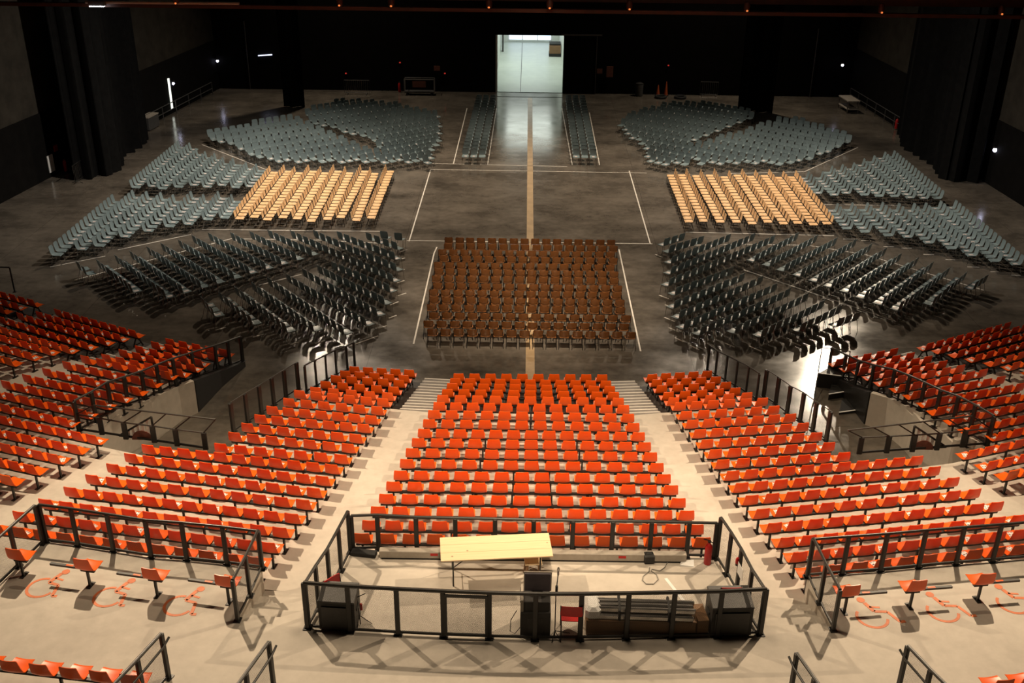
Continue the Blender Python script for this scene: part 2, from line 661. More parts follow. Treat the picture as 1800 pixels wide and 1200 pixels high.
# ------------------------------------------------------------------ lighting bridge near the ceiling
GY = 38.0
gz = un_y(900, 21, GY).z
gr = empty('lighting_bridge', (-.6, GY, gz), 0, 'dark red steel lighting bridge across the top of the hall', 'bridge')
MB().box((0, 0, .06), (52.6, .25, .12)).build('lower_flange', 'brownsteel', gr)
MB().box((0, .5, .55), (52.6, .06, .5)).build('web', 'brownsteel', gr)
MB().box((0, .9, .9), (52.6, 2.0, .08)).build('walkway', 'ceil', gr)
MB().tube([(-15.2, -.25, .18), (-9.8, -.25, .20)], .05, 8).build('tube', 'greycase', gr, True)
for px in (316, 600, 690, 860, 966, 1105, 1310, 1545, 1755):
    x = un_y(px, 12, GY).x + .6
    mb = MB().lathe((x, -.3, .16), [(.03, 0), (.10, .03), (.12, .2), (.08, .32)], 10)
    h = mb.build('lamp_head', 'brownsteel', gr, True)
    MB().lathe((x, -.42, .20), [(.01, -.03), (.035, -.02), (.035, .02), (.01, .03)], 8).build('pilot_light', 'lamporange', h, True)
fx = un_y(178, 4, GY)
fl = empty('flood_lamp', (fx.x, GY - .4, fx.z - .1), 0, 'small white lit flood lamp under the lighting bridge at the left', 'lamp')
MB().box((0, 0, .12), (.55, .22, .16)).build('housing', 'darkgrey', fl)
MB().box((0, -.02, .03), (.48, .2, .03)).build('lamp_face', 'floodface', fl)
MB().box((0, .05, .3), (.06, .06, .25)).build('bracket', 'darkgrey', fl)

# ------------------------------------------------------------------ levels of the stand
W = 3.5


def lvl(k):
    return .2 * k if k <= 5 else 1.2 + .115 * (k - 6)


MID = [(806.2, 663.2, 1058.3, 664.7, 10), (800.2, 671.5, 1064.8, 676, 11), (795, 680.5, 1071.5, 685.7, 11), (786.7, 691, 1078.2, 696.2, 11),
       (778.5, 701.5, 1086.5, 706.7, 11), (772.2, 714.2, 1095.5, 719.5, 12), (763, 728.5, 1104, 734.8, 12), (754.5, 744.5, 1113, 751, 12),
       (746, 761.5, 1122.5, 767.5, 13), (735.5, 778, 1132.7, 785.2, 13), (725, 796, 1143.5, 803.2, 13), (715.2, 815, 1154.5, 822, 13),
       (704.4, 835.7, 1166.6, 841.8, 14), (691.6, 855, 1179.4, 861.4, 14), (679.3, 877, 1192.2, 884.3, 14), (665, 899, 1207, 906.3, 15),
       (650.3, 923.7, 1223.4, 931, 15), (636.6, 946.7, 1235.3, 953.8, 15)]
LEFT = [(622.9, 650.8, 719.2, 656.4, 5), (606.8, 658.3, 709.8, 665.9, 5), (590.8, 666.8, 701.3, 674.4, 5), (572.8, 677.2, 691.8, 686.7, 5),
        (554.9, 687.6, 681.4, 697, 5), (526.6, 693.3, 673, 707.4, 6), (507.7, 707.4, 662.6, 721.6, 6), (478.4, 721.6, 652.2, 737.7, 7),
        (457.6, 736.7, 639, 752.8, 7), (435, 751.8, 624.8, 770.7, 7), (412.3, 767.9, 611.6, 787.7, 7), (388.2, 787.6, 599.2, 807, 7),
        (260.3, 790, 582.8, 824.4, 11), (230, 805.7, 566.7, 845.2, 11), (199, 824, 551.6, 866, 11), (162.3, 843.3, 532.7, 886.7, 11),
        (124.7, 865.3, 512.9, 911.3, 12), (80.7, 886.3, 492, 935.8, 12), (35.8, 908.3, 471.3, 962.3, 12), (-8, 931, 449, 988, 12)]
RIGHT = [(1146.4, 664, 1242.8, 658.3, 5), (1155, 673.4, 1257.9, 668.7, 5), (1163.4, 683.8, 1275.8, 678.2, 5), (1174.8, 696, 1291.9, 688.6, 5),
         (1184.2, 705.6, 1312.7, 697, 5), (1195.6, 714, 1340, 706.5, 6), (1206, 730, 1359.9, 720.7, 6), (1217.3, 745.2, 1389, 734.8, 7),
         (1230.5, 762.2, 1410.9, 750.9, 7), (1242.8, 780.2, 1434.5, 767.9, 7), (1257.8, 797.7, 1456.7, 785.5, 7), (1270.6, 815.8, 1483.3, 803, 7),
         (1288, 836, 1611, 810, 11), (1303.6, 857, 1641.3, 828.6, 11), (1321, 879, 1674.3, 847.8, 11), (1340.3, 902.8, 1711.9, 868, 11),
         (1361.3, 927.6, 1751.3, 891, 12), (1383.3, 953.3, 1789.8, 914, 12), (1405.3, 979, 1830, 936, 12), (1428, 1006, 1870, 958, 12)]
OUTL = [(101.7, 550, 232.5, 585.8, 9), (69.2, 554, 205, 592.5, 9), (35.8, 556.7, 178.3, 599, 9), (3.3, 563, 147.5, 606.7, 9),
        (-25.8, 572, 114, 613, 9), (-65, 576, 80, 616, 9), (-98, 584, 48.3, 625, 9), (-135, 592, 13.3, 635, 9)]
INL = [(298.5, 602, 392, 620, 5), (273, 607.5, 372, 627, 5), (245, 615, 347, 637, 5), (216.7, 621.7, 335, 646, 6), (186.7, 630, 313, 655, 6),
       (150, 632.5, 290, 659, 6), (118, 643, 262, 673, 7), (83, 655, 236, 687, 7), (48, 666, 208, 699, 8), (11, 677, 178, 711, 8),
       (-31, 687, 144, 727, 8), (-64, 702, 111, 741.6, 8), (-21, 733, 161, 772, 8), (-58, 750, 128, 789, 8), (-97, 765, 93, 806, 8),
       (-140, 783, 52, 825, 8), (-185, 802, 10, 844, 8)]
COL_ = [(-25, 511, 54, 531.7, 6), (-60, 515, 25, 537.5, 6), (-90, 521, 0, 544, 6)]
INR = [(1476, 637, 1571, 619, 5), (1497, 646, 1600, 626.7, 5), (1519, 652, 1630.7, 632.7, 6), (1538, 661, 1657, 641, 6), (1559, 671, 1688, 648.7, 6),
       (1588, 682, 1728, 656, 7), (1612, 694, 1758.7, 668.7, 7), (1637, 708, 1793, 680.7, 8), (1655, 722, 1835, 692, 8), (1685, 738, 1870, 701, 8),
       (1712, 755, 1900, 716, 8), (1762, 766, 1945, 729, 8), (1711, 798, 1896, 758, 8), (1745, 818, 1935, 776, 8), (1781, 835, 1975, 792, 8),
       (1820, 852, 2015, 808, 8)]
OUTR = [(1634.7, 608.7, 1770.7, 573, 9), (1660.7, 614, 1802, 576, 9), (1690.7, 621, 1840, 580, 9), (1721, 628.7, 1875, 586, 9),
        (1754.7, 636, 1915, 592, 9), (1786.7, 642.7, 1950, 598, 9), (1822, 653, 1990, 606, 9), (1858, 663, 2030, 615, 9)]
SECT = [('C', MID, 'centre stand', None), ('L', LEFT, 'stand left of the centre stand', None), ('R', RIGHT, 'stand right of the centre stand', None),
        ('IL', INL, 'stand beyond the left stairwell', None), ('OL', OUTL, 'outer left stand', None), ('CL', COL_, 'corner stand at the far left', None),
        ('IR', INR, 'stand beyond the right stairwell', None), ('OR', OUTR, 'outer right stand', None)]

# ------------------------------------------------------------------ orange seat rows
seat_prof = [(.215, .405, .168), (.205, .425, .182), (.16, .437, .188), (.06, .430, .194), (-.06, .428, .198), (-.135, .440, .199), (-.180, .475, .198),
             (-.207, .54, .194), (-.226, .62, .186), (-.241, .70, .177), (-.252, .78, .167), (-.254, .80, .152)]
ME_SEAT = MB().shell(seat_prof, .014, 7, .016).mesh('seat', 'orange', True, 50)
ME_POST = MB().box((0, -.11, .19), (.045, .045, .38)).box((0, -.09, .008), (.09, .22, .016)).mesh('leg', 'black')
ME_AFR = MB().bar((0, -.14, .38), (0, -.33, 0), .04, .04, V((1, 0, 0))).bar((0, -.02, .38), (0, .16, 0), .04, .04, V((1, 0, 0))).bar((0, -.20, .14), (0, .08, .14), .03, .03).mesh('leg', 'black')
ME_LEAF = MB().box((0, 0, .0015), (.15, .21, .003)).mesh('leaflet', 'leaf')
EDGE = {}
rows_named = []
leaf_spots = []


def seat_row(a, b, n, z, steel, label, group, pitch=None):
    """a, b: backrest centres of the end seats (world, any z)."""
    u, f = facing(a, b)
    ln = flat(b - a).length
    rz = math.atan2(u.y, u.x)
    # local +Y must be the facing direction
    if V((-math.sin(rz), math.cos(rz), 0)).dot(f) < 0:
        rz += math.pi
        u = -u
    c = flat(a + b) / 2 + f * .235
    r = empty('seat_row', (c.x, c.y, z), rz, label, 'seat row', group)
    x0 = -ln / 2
    me = MB().box((0, -.08, .388), (ln + .34, .07, .05)).mesh('beam', 'black')
    part('beam', me, r)
    nl = max(2, (n + 1) // 2 + (1 if n > 8 else 0))
    for i in range(nl):
        x = -ln / 2 - .02 + (ln + .04) * i / (nl - 1)
        part('leg', ME_AFR if steel else ME_POST, r, (x, 0, 0))
    for i in range(n):
        x = x0 + ln * i / (n - 1)
        part('seat', ME_SEAT, r, (x, 0, 0), random.uniform(-.012, .012))
    return r, u, f, c, ln, rz


GROUPS = {'C': 'orange seat rows of the centre stand', 'L': 'orange seat rows left of the centre stand', 'R': 'orange seat rows right of the centre stand',
          'IL': 'orange seat rows beyond the left stairwell', 'OL': 'orange seat rows of the outer left stand', 'CL': 'orange seat rows in the far left corner',
          'IR': 'orange seat rows beyond the right stairwell', 'OR': 'orange seat rows of the outer right stand'}
OFFF = {6: .76}
for key, rows, place, _ in SECT:
    EDGE[key] = {}
    for i, (lx, ly, rx, ry, n) in enumerate(rows):
        k = i + 1
        z = lvl(k)
        a, b = un(lx, ly, z + .64), un(rx, ry, z + .64)
        # drop seats that lie wholly outside the picture
        vis = [j for j in range(n) if -45 < pj(a.lerp(b, j / (n - 1)))[0] < 1845]
        u, f = facing(a, b)
        if u.x < 0:
            u = -u
        off = OFFF.get(k, .60)
        xl = .06 if key == 'IR' else .38
        xr = .06 if key == 'IL' else .38
        EDGE[key][k] = (flat(a) + f * off - u * xl, flat(b) + f * off + u * xr, f)
        if len(vis) < 2:
            continue
        a2, b2 = a.lerp(b, vis[0] / (n - 1)), a.lerp(b, vis[-1] / (n - 1))
        lab = 'orange seat row, %s up from the arena, %s' % (ORD[k], place)
        r, u2, f2, c, ln, rz = seat_row(a2, b2, len(vis), z, k <= 5, lab, GROUPS[key])
        if key != 'C' and k >= 1:
            par = random.randint(0, 1)
            m_ = len(vis)
            for j in range(m_):
                if (j + par) % 2 == 0 and random.random() < .86:
                    x = -ln / 2 + ln * j / (m_ - 1)
                    nth = j if u2.x > 0 else m_ - 1 - j
                    leaf_spots.append((r, x, key, k, nth + 1, place, f2))
        elif key == 'C':
            for j in range(len(vis)):
                if random.random() < .035:
                    leaf_spots.append((r, -ln / 2 + ln * j / (len(vis) - 1), key, k, j + 1, place, f2))

for r, x, key, k, nth, place, f2 in leaf_spots:
    rz = r.rotation_euler[2]
    o = bpy.data.objects.new('leaflet', ME_LEAF)
    ox, oy = x + random.uniform(-.03, .03), random.uniform(-.03, .05)
    o.location = (r.location[0] + ox * math.cos(rz) - oy * math.sin(rz), r.location[1] + ox * math.sin(rz) + oy * math.cos(rz), r.location[2] + .440)
    o.rotation_euler = (0, 0, rz + random.uniform(-.5, .5))
    COL.objects.link(o)
    tag(o, 'printed leaflet, %s seat from left, %s row up, %s' % (ORD[nth], ORD[k], place), 'leaflet', 'leaflets on the orange seats')

# ------------------------------------------------------------------ terraces
conc, deck = MB(), MB()
for e in EDGE.values():
    ks = sorted(e)
    # one more edge behind the last row
    for _ in range(3):
        k = max(e)
        a, b = e[k][0] - e[k - 1][0], e[k][1] - e[k - 1][1]
        e[k + 1] = (e[k][0] + a, e[k][1] + b, e[k][2])


def strip(mb, p, q, z, zb=0.0):
    """Solid tread: p, q are lists of front and back edge points."""
    for i in range(len(p) - 1):
        poly = [p[i], p[i + 1], q[i + 1], q[i]]
        mb.prism([(v.x, v.y) for v in poly], zb, z)


def nxt(key, k, side):
    """Edge point behind row k on a section end, carried straight on where the next row juts out."""
    e = EDGE[key]
    if k == 12 and ((key in ('L', 'IR') and side == 0) or (key in ('IL', 'R') and side == 1)):
        return e[12][side] + (e[12][side] - e[11][side])
    return e[k + 1][side]


for key in ('C', 'L', 'R', 'IL', 'OL', 'CL', 'IR', 'OR'):
    for k in range(1, 6):
        if k not in EDGE[key]:
            continue
        e, e2 = EDGE[key][k], EDGE[key][k + 1]
        strip(deck, [e[0], e[1]], [e2[0], e2[1]], lvl(k) - .004)
EXT = 14
for k in range(6, 21):
    z = lvl(k)

    def edge(key, side, back):
        return nxt(key, k, side) if back else EDGE[key][k][side]
    chains = []
    left = [('OL', 0), ('OL', 1), ('IL', 0), ('IL', 1)] if k <= 8 else [('IL', 0), ('IL', 1)]
    right = [('IR', 0), ('IR', 1), ('OR', 0), ('OR', 1)] if k <= 8 else [('IR', 0), ('IR', 1)]
    cen = [('L', 0), ('L', 1), ('C', 0), ('C', 1), ('R', 0), ('R', 1)]
    if k > 18:
        chains = [[('L', 0), ('L', 1), ('C', 0)], [('C', 1), ('R', 0), ('R', 1)]]
    elif k <= 12:
        chains = [left, cen, right]
    elif k <= 15:
        chains = [left + cen + right]
    elif k <= 16:
        chains = [left + cen]
    else:
        chains = [(left if k <= 16 else []) + cen]
    for ch in chains:
        def pts(back):
            P = []
            for key, side in ch:
                if back and (k + 1) not in EDGE[key]:
                    e = EDGE[key]
                    P.append(e[max(e)][side])
                else:
                    P.append(edge(key, side, back))
            return P
        p, q = pts(False), pts(True)
        if ch[0][0] in ('OL', 'IL', 'L') and not (k <= 12 and ch[0][0] == 'L'):
            d = (p[0] - p[1]).normalized() * EXT
            p, q = [p[0] + d] + p, [q[0] + d] + q
        if ch[-1][0] in ('OR', 'IR', 'R') and not (k <= 12 and ch[-1][0] == 'R'):
            d = (p[-1] - p[-2]).normalized() * EXT
            p, q = p + [p[-1] + d], q + [q[-1] + d]
        strip(conc, p, q, z)
struct(conc.build('floor_terraces', 'concrete'))
struct(deck.build('floor_steel_decks', 'deck'))


# ------------------------------------------------------------------ aisle stairs on the steel part
def stairs(label, l0, r0, l1, r1, n, z0, z1, solid=True):
    root = None
    P = []
    for i in range(n + 1):
        t = i / (n - 1) if n > 1 else 0
        z = z0 + (z1 - z0) * min(t, 1)
        a = un(l0[0] + (l1[0] - l0[0]) * t, l0[1] + (l1[1] - l0[1]) * t, z)
        b = un(r0[0] + (r1[0] - r0[0]) * t, r0[1] + (r1[1] - r0[1]) * t, z)
        P.append((a, b, z))
    c = (P[0][0] + P[0][1]) / 2
    root = empty('aisle_stairs', (c.x, c.y, 0), 0, label, 'stairs')
    o = V((c.x, c.y, 0))
    for i in range(n):
        a, b, z = P[i]
        a2, b2, _ = P[i + 1]
        q = [flat(v) - o for v in (a, b, b2, a2)]
        zb = 0
        st = MB().prism([(v.x, v.y) for v in q], zb, z - .003).build('step', 'step', root)
        d = (q[3] - q[0]).normalized() * .055
        MB().prism([(v.x, v.y) for v in (q[0], q[1], q[1] + d, q[0] + d)], z - .02, z + .002).build('nosing', 'nosing', st)
        if n == 12 and i % 2 == 1:
            e_ = (q[1] - q[0]).normalized()
            p_ = q[0] + e_ * .12 - d * 1.6 if 'left' in label else q[1] - e_ * .30 - d * 1.6
            MB().prism([(v.x, v.y) for v in (p_, p_ + e_ * .18, p_ + e_ * .18 + d * 1.4, p_ + d * 1.4)], z - .098, z - .0925).build('row_mark', 'paint', st)
    return root


stairs('grey aisle stairs with white nosings left of the centre stand', (746.7, 664), (794, 666.6), (704, 717), (760, 719.5), 12, .1, 1.2)
stairs('grey aisle stairs with white nosings right of the centre stand', (1071, 670.2), (1116, 668.8), (1104, 724.5), (1160, 722.5), 12, .1, 1.2)
stairs('grey aisle stairs between the outer left stand and the stairwell stand', (271.7, 601), (288, 605.5), (160, 626.7), (176, 631.5), 5, .2, 1.0)
stairs('grey aisle stairs between the corner stand and the outer left stand', (110, 547.5), (141, 557), (-22, 561), (8, 573), 5, .2, 1.0)
stairs('grey aisle stairs between the outer right stand and the stairwell stand', (1583, 622), (1602, 617.5), (1694, 652), (1710, 649), 5, .2, 1.0)
stairs('grey aisle stairs at the far right edge of the outer right stand', (1743, 576), (1760, 571), (1838, 603), (1856, 598), 5, .2, 1.0)

# ------------------------------------------------------------------ upper walkway
LF = [(82.5, 952), (137.5, 959), (200, 969), (266, 980), (328.7, 984.5), (399.6, 992), (461, 1000)]
RF = [(1419, 1014), (1480, 1009), (1547, 1004), (1614, 997.5), (1680, 992), (1744, 987), (1812, 981)]
RETL = [(461, 1000), (440, 1047), (418, 1090)]
RETR = [(1419, 1014), (1440, 1060), (1464, 1107)]
B_BL, B_BR, B_FL, B_FR = (618, 968), (1256, 980), (541, 1104), (1336, 1115)
fr = [(541, 1104), (616, 1110), (700, 1115), (780, 1119), (860, 1122), (940, 1124), (1019, 1124), (1100, 1122.5), (1179, 1121), (1260, 1119), (1336, 1115)]
poly = [un(-500, 880, W)] + [un(*LF[0], W)] + [un(*q, W) for q in LF[1:]] + [un(*RETL[1], W), un(*RETL[2], W), un(*B_FL, W), un(*B_BL, W), un(*B_BR, W), un(*B_FR, W)]
poly += [un(*RETR[2], W), un(*RETR[1], W)] + [un(*q, W) for q in RF] + [un(2300, 930, W)]
poly = [(p.x, p.y) for p in poly] + [(36, -10), (-36, -10)]
struct(MB().prism(poly, 0, W).build('floor_walkway', 'concrete'))
# broad steps that carry the two concrete aisles up to the walkway
for s, (a0, a1, b0, b1) in enumerate((((461, 1000), (418, 1090), (600, 1000), (541, 1104)), ((1276, 1010), (1336, 1115), (1419, 1014), (1464, 1107)))):
    mb = MB()
    n = 5
    for i in range(n):
        t0, t1 = i / n, (i + 1) / n
        z = lvl(20) + (W - lvl(20)) * (i + 1) / (n + 1)
        A, B = un(*a0, W), un(*a1, W)
        Cc, D = un(*b0, W), un(*b1, W)
        q = [A.lerp(B, t0), A.lerp(B, 1.02), Cc.lerp(D, 1.02), Cc.lerp(D, t0)]
        mb.prism([(v.x, v.y) for v in q], 0, z)
    struct(mb.build('floor_aisle_steps_%s' % ('left' if s == 0 else 'right'), 'concrete'))


# ------------------------------------------------------------------ railings
def panel(name, a, b, h0, h1, parent, origin):
    a, b, o = V(a), V(b), V(origin)
    me = bpy.data.meshes.new(name)
    d = (b - a).length
    z = V((0, 0, 1))
    P = [a - o + z * h0, b - o + z * h0, b - o + z * h1, a - o + z * h1]
    n = flat(b - a).normalized()
    n = V((-n.y, n.x, 0)) * .003
    me.from_pydata([tuple(p) for p in P] + [tuple(p + n) for p in P], [], [(0, 1, 2, 3)])
    uv = me.uv_layers.new(name='UVMap')
    U = [(0, h0), (d, h0), (d, h1), (0, h1)]
    for i, l in enumerate(me.loops):
        uv.data[i].uv = U[l.vertex_index % 4]
    me.materials.append(M['mesh'])
    ob = bpy.data.objects.new(name, me)
    COL.objects.link(ob)
    ob.parent = parent
    return ob


def fence(name, label, base, h=1.1, pw=.095, pd=.07, mesh=True, bottom=True, group=None, railr=.032, cat='railing', gate=None, skip=()):
    """base: post foot points in world space. Posts, top rail, bottom rail and mesh panels."""
    B = [V(p) for p in base]
    o = B[0].copy()
    r = empty(name, o, 0, label, cat, group)
    top = [p - o + V((0, 0, h)) for p in B]
    MB().tube(top, railr, 8).build('top_rail', 'rail', r, True, 60)
    if bottom:
        for i in range(len(B) - 1):
            MB().bar(B[i] - o + V((0, 0, .07)), B[i + 1] - o + V((0, 0, .07)), .03, .05).build('bottom_rail', 'black', r)
    for i, p in enumerate(B):
        if i in skip:
            continue
        d = flat(B[min(i + 1, len(B) - 1)] - B[max(i - 1, 0)]).normalized()
        rz = math.atan2(d.y, d.x)
        q = p - o
        MB().box((q.x, q.y, q.z + h / 2), (pw, pd, h - .01), rz, .012).box((q.x, q.y, q.z + .008), (pw + .07, pd + .07, .016), rz).build('post', 'black', r)
    if mesh:
        for i in range(len(B) - 1):
            panel('mesh_panel', B[i], B[i + 1], .1, h - .02, r, o)
    return r


wp = lambda L, z=W: [un(x, y, z) for x, y in L]
FL_ = wp(fr)
bk = wp([(621, 967.5), (666, 966), (733, 970), (801, 971.5), (870, 973), (937, 974.5), (1005, 976), (1074, 977), (1141, 978), (1206, 979.5), (1254, 980.5)])
fence('booth_railing', 'front railing of the control booth, nearest of its four sides', FL_, 1.12, .095, .07, True, True, None, .04)
fence('booth_railing', 'rear railing of the control booth behind the pine table', bk, .92)
fence('booth_railing', 'left side railing of the control booth', wp([(543, 1102), (561, 1071), (581, 1040), (600, 1003), (616, 971)]), 1.08)
fence('booth_railing', 'right side railing of the control booth', wp([(1334, 1113), (1312, 1077), (1294, 1040), (1277, 1010), (1259, 982)]), 1.08)
# gate frame in the front railing
g = FL_[3]
gt = empty('booth_gate', g, 0, 'mesh gate in the front railing of the control booth', 'gate')
d = FL_[4] - FL_[3]
z = V((0, 0, 1))
e0, e1 = d * .06 + V((0, -.05, 0)), d * .94 + V((0, -.05, 0))
MB().bar(e0 + z * .12, e1 + z * .12, .04, .05).bar(e0 + z * 1.05, e1 + z * 1.05, .04, .05).bar(e0 + z * .1, e0 + z * 1.07, .05, .04).bar(e1 + z * .1, e1 + z * 1.07, .05, .04).build('gate_frame', 'black', gt)
panel('gate_mesh', g + e0, g + e1, .12, 1.05, gt, g)

fence('platform_railing', 'railing in front of the left wheelchair places', wp(LF), .98)
fence('platform_railing', 'railing in front of the right wheelchair places', wp(RF), .98)
fence('return_railing', 'short railing beside the aisle at the left wheelchair places', wp(RETL), 1.0)
fence('return_railing', 'short railing beside the aisle at the right wheelchair places', wp(RETR), 1.0)
fence('side_railing', 'railing running out of the picture at the far left wheelchair seat', wp([(76, 955), (33, 996), (-15, 1042)]), 1.0)
# stair railings at the bottom of the picture (they stand on the walkway)
for lab, L in (('bottom left stair railing, the outer one, cut off by the frame', [(283, 1113), (241, 1159), (190, 1213)]),
               ('bottom left stair railing, the inner one, cut off by the frame', [(472, 1128), (432, 1183), (395, 1235)]),
               ('bottom right stair railing, the inner one, cut off by the frame', [(1401, 1148), (1432, 1192), (1462, 1235)]),
               ('bottom right stair railing, the outer one, cut off by the frame', [(1596, 1135), (1636, 1177), (1690, 1230)])):
    P = [un(x, y, W + 1.05) for x, y in L]
    r = fence('stair_railing', lab, [p - V((0, 0, 1.05)) for p in P], 1.05)
    s = 1 if L[0][0] in (283, 1401) else 1
    dd = (P[1] - P[0]).normalized()
    sd = V((-dd.y, dd.x, 0))
    if (L[0][0] < 900) == (sd.x < 0):
        sd = -sd
    if L[0][0] in (1401, 1596):
        pass
    h0 = V((0, 0, .86)) + sd * .12 - dd * .05
    MB().tube([h0 + V((0, 0, .1)), h0 + dd * .2 + V((0, 0, .02)), h0 + dd * 1.6 - V((0, 0, .05))], .022, 8).build('hand_rail', 'rail', r, True)
    MB().bar(V((0, 0, .8)), h0 + dd * .2, .03, .03).build('bracket', 'black', r)

# railings of the two stairwells
fence('stairwell_railing', 'sloping black railing along the far side of the left stairwell',
      [un(140, 758, 2.0), un(170, 741, 1.9), un(197, 723, 1.8), un(226, 713, 1.66), un(256, 702, 1.52), un(282, 690, 1.38), un(310, 678, 1.24), un(343, 666, .9), un(383, 652, .5), un(405, 644, .3), un(427, 635, .2)],
      1.0, .14, .07, True, True)
fence('stairwell_railing', 'sloping black railing along the far side of the right stairwell',
      [un(1735, 784, 2.0), un(1703, 764, 1.9), un(1674, 748, 1.8), un(1643, 736, 1.66), un(1616, 722, 1.52), un(1590, 709, 1.38), un(1564, 698, 1.24), un(1528, 688, .9), un(1502, 679, .6), un(1480, 668, .4), un(1456, 655, .2)],
      1.0, .14, .07, True, True)
fence('aisle_railing', 'black post railing left of the stand, upper stretch by the stairwell', [un(411, 760, 1.75), un(436, 743, 1.62), un(460, 728, 1.5), un(482, 713, 1.38), un(503, 699, 1.28), un(525, 685, 1.2)], 1.0, .15, .08, True, True, None, .014)
fence('aisle_railing', 'black post railing left of the stand, lower stretch by the arena floor', [un(539, 690, 1.0), un(557, 680, .8), un(575, 670, .6), un(592, 660, .4), un(611, 652, .2), un(624, 645, .2)], 1.0, .10, .05, True, True, None, .022)
fence('aisle_railing', 'black post railing right of the stand, upper stretch by the stairwell', [un(1452, 775, 1.75), un(1428, 758, 1.62), un(1406, 741, 1.5), un(1383, 728, 1.38), un(1363, 712, 1.28), un(1342, 698, 1.2)], 1.0, .15, .08, True, True, None, .014)
fence('aisle_railing', 'black post railing right of the stand, lower stretch by the arena floor', [un(1329, 704, 1.0), un(1311, 691, .8), un(1292, 680, .6), un(1274, 670, .4), un(1257, 661, .2), un(1243, 651, .2)], 1.0, .10, .05, True, True, None, .022)
fence('corner_railing', 'short black railing at the far left corner stand', [un(-20, 512, .2), un(26, 513, .2)], 1.1, .06, .05, False, False)


for nm, L in (('wall_deck_side_left', [(338, 668, 1.2), (383, 652, .62), (427, 635, .2)]), ('wall_deck_side_right', [(1533, 689, 1.2), (1502, 679, .7), (1456, 655, .2)]),
              ('wall_stairwell_left', [(140, 758, 2.0), (197, 723, 1.8), (256, 702, 1.52), (310, 678, 1.24), (338, 668, 1.2)]),
              ('wall_stairwell_right', [(1735, 784, 2.0), (1674, 748, 1.8), (1616, 722, 1.52), (1564, 698, 1.24), (1533, 689, 1.2)])):
    P = [un(*q_) for q_ in L]
    mb = MB()
    for i in range(len(P) - 1):
        a, b = P[i], P[i + 1]
        d = flat(b - a).normalized()
        n = V((-d.y, d.x, 0)) * .09
        mb.hexa([V((a.x, a.y, 0)) - n, V((b.x, b.y, 0)) - n, V((b.x, b.y, 0)) + n, V((a.x, a.y, 0)) + n, a - n, b - n, b + n, a + n])
    struct(mb.build(nm, 'black' if 'deck' in nm else 'concrete'))


def guard(label, feet, far, zf, group=None):
    """Low plates with struts that lean out over the stairwell and carry a second rail."""
    B = [un(x, y, zf) for x, y in feet]
    o = B[0].copy()
    r = empty('leaning_guard', o, 0, label, 'railing', group)
    h = .55
    T = [p - o + V((0, 0, h)) for p in B]
    MB().tube(T, .022, 8).build('near_rail', 'rail', r, True)
    MB().bar(B[0] - o + V((0, 0, .06)), B[-1] - o + V((0, 0, .06)), .03, .06).build('bottom_rail', 'black', r)
    a, b = un(*far[0], zf + 1.0), un(*far[1], zf + 1.0)
    MB().tube([a - o, b - o], .024, 8).build('far_rail', 'rail', r, True)
    n = len(B)
    for i, p in enumerate(B):
        q = p - o
        MB().box((q.x, q.y, q.z + h / 2), (.15, .06, h), 0, .012).build('post', 'black', r)
        t = i / (n - 1)
        MB().tube([T[i], (a.lerp(b, t)) - o], .02, 6).build('strut', 'black', r, True)
    return r


guard('low black guard leaning over the near end of the left stairwell', [(140, 757), (180, 764), (222, 772), (272, 778), (312, 784), (362, 790)], [(165, 712), (379, 737)], lvl(13))
guard('low black guard leaning over the near end of the right stairwell', [(1510, 798), (1558, 796), (1603, 794), (1646, 791), (1691, 786), (1734, 782)], [(1490, 756), (1709, 731)], lvl(13))
# slatted barred panel with a red-brown disc inside each stairwell
for lab, a, b, sgn in (('slatted black panel with a red brown disc inside the left stairwell', (207, 769), (270, 777), 1), ('slatted black panel with a red brown disc inside the right stairwell', (1602, 793), (1666, 789), -1)):
    p, q = un(*a, lvl(13)) + V((0, .12, 0)), un(*b, lvl(13)) + V((0, .12, 0))
    o = p.copy()
    r = empty('slatted_panel', o, 0, lab, 'panel')
    d = q - p
    z = V((0, 0, 1))
    hi, lo = (d, V()) if sgn > 0 else (V(), d)
    MB().bar(V(), d, .04, .05).bar(hi, hi + z * .75, .05, .05).bar(lo, hi + z * .75, .05, .05).build('frame', 'black', r)
    for i in range(1, 7):
        t = i / 7
        s0 = lo.lerp(hi, t)
        MB().bar(s0 + z * .02, s0 + z * (.75 * t), .085, .03, V((0, 1, 0))).build('slat', 'white', r)
    c = lo.lerp(hi, .68) - V((0, .05, 0))
    disc = MB()
    disc.v = [tuple(c + V((.3 * math.cos(t), -.02 * s, .3 * math.sin(t)))) for s in (0, 1) for t in [math.pi * k / 12 for k in range(13)]]
    disc.f = [tuple(range(13)), tuple(range(25, 12, -1))] + [(k, 13 + k, 14 + k, k + 1) for k in range(12)] + [(12, 25, 13, 0)]
    disc.build('disc', 'redbrown', r)

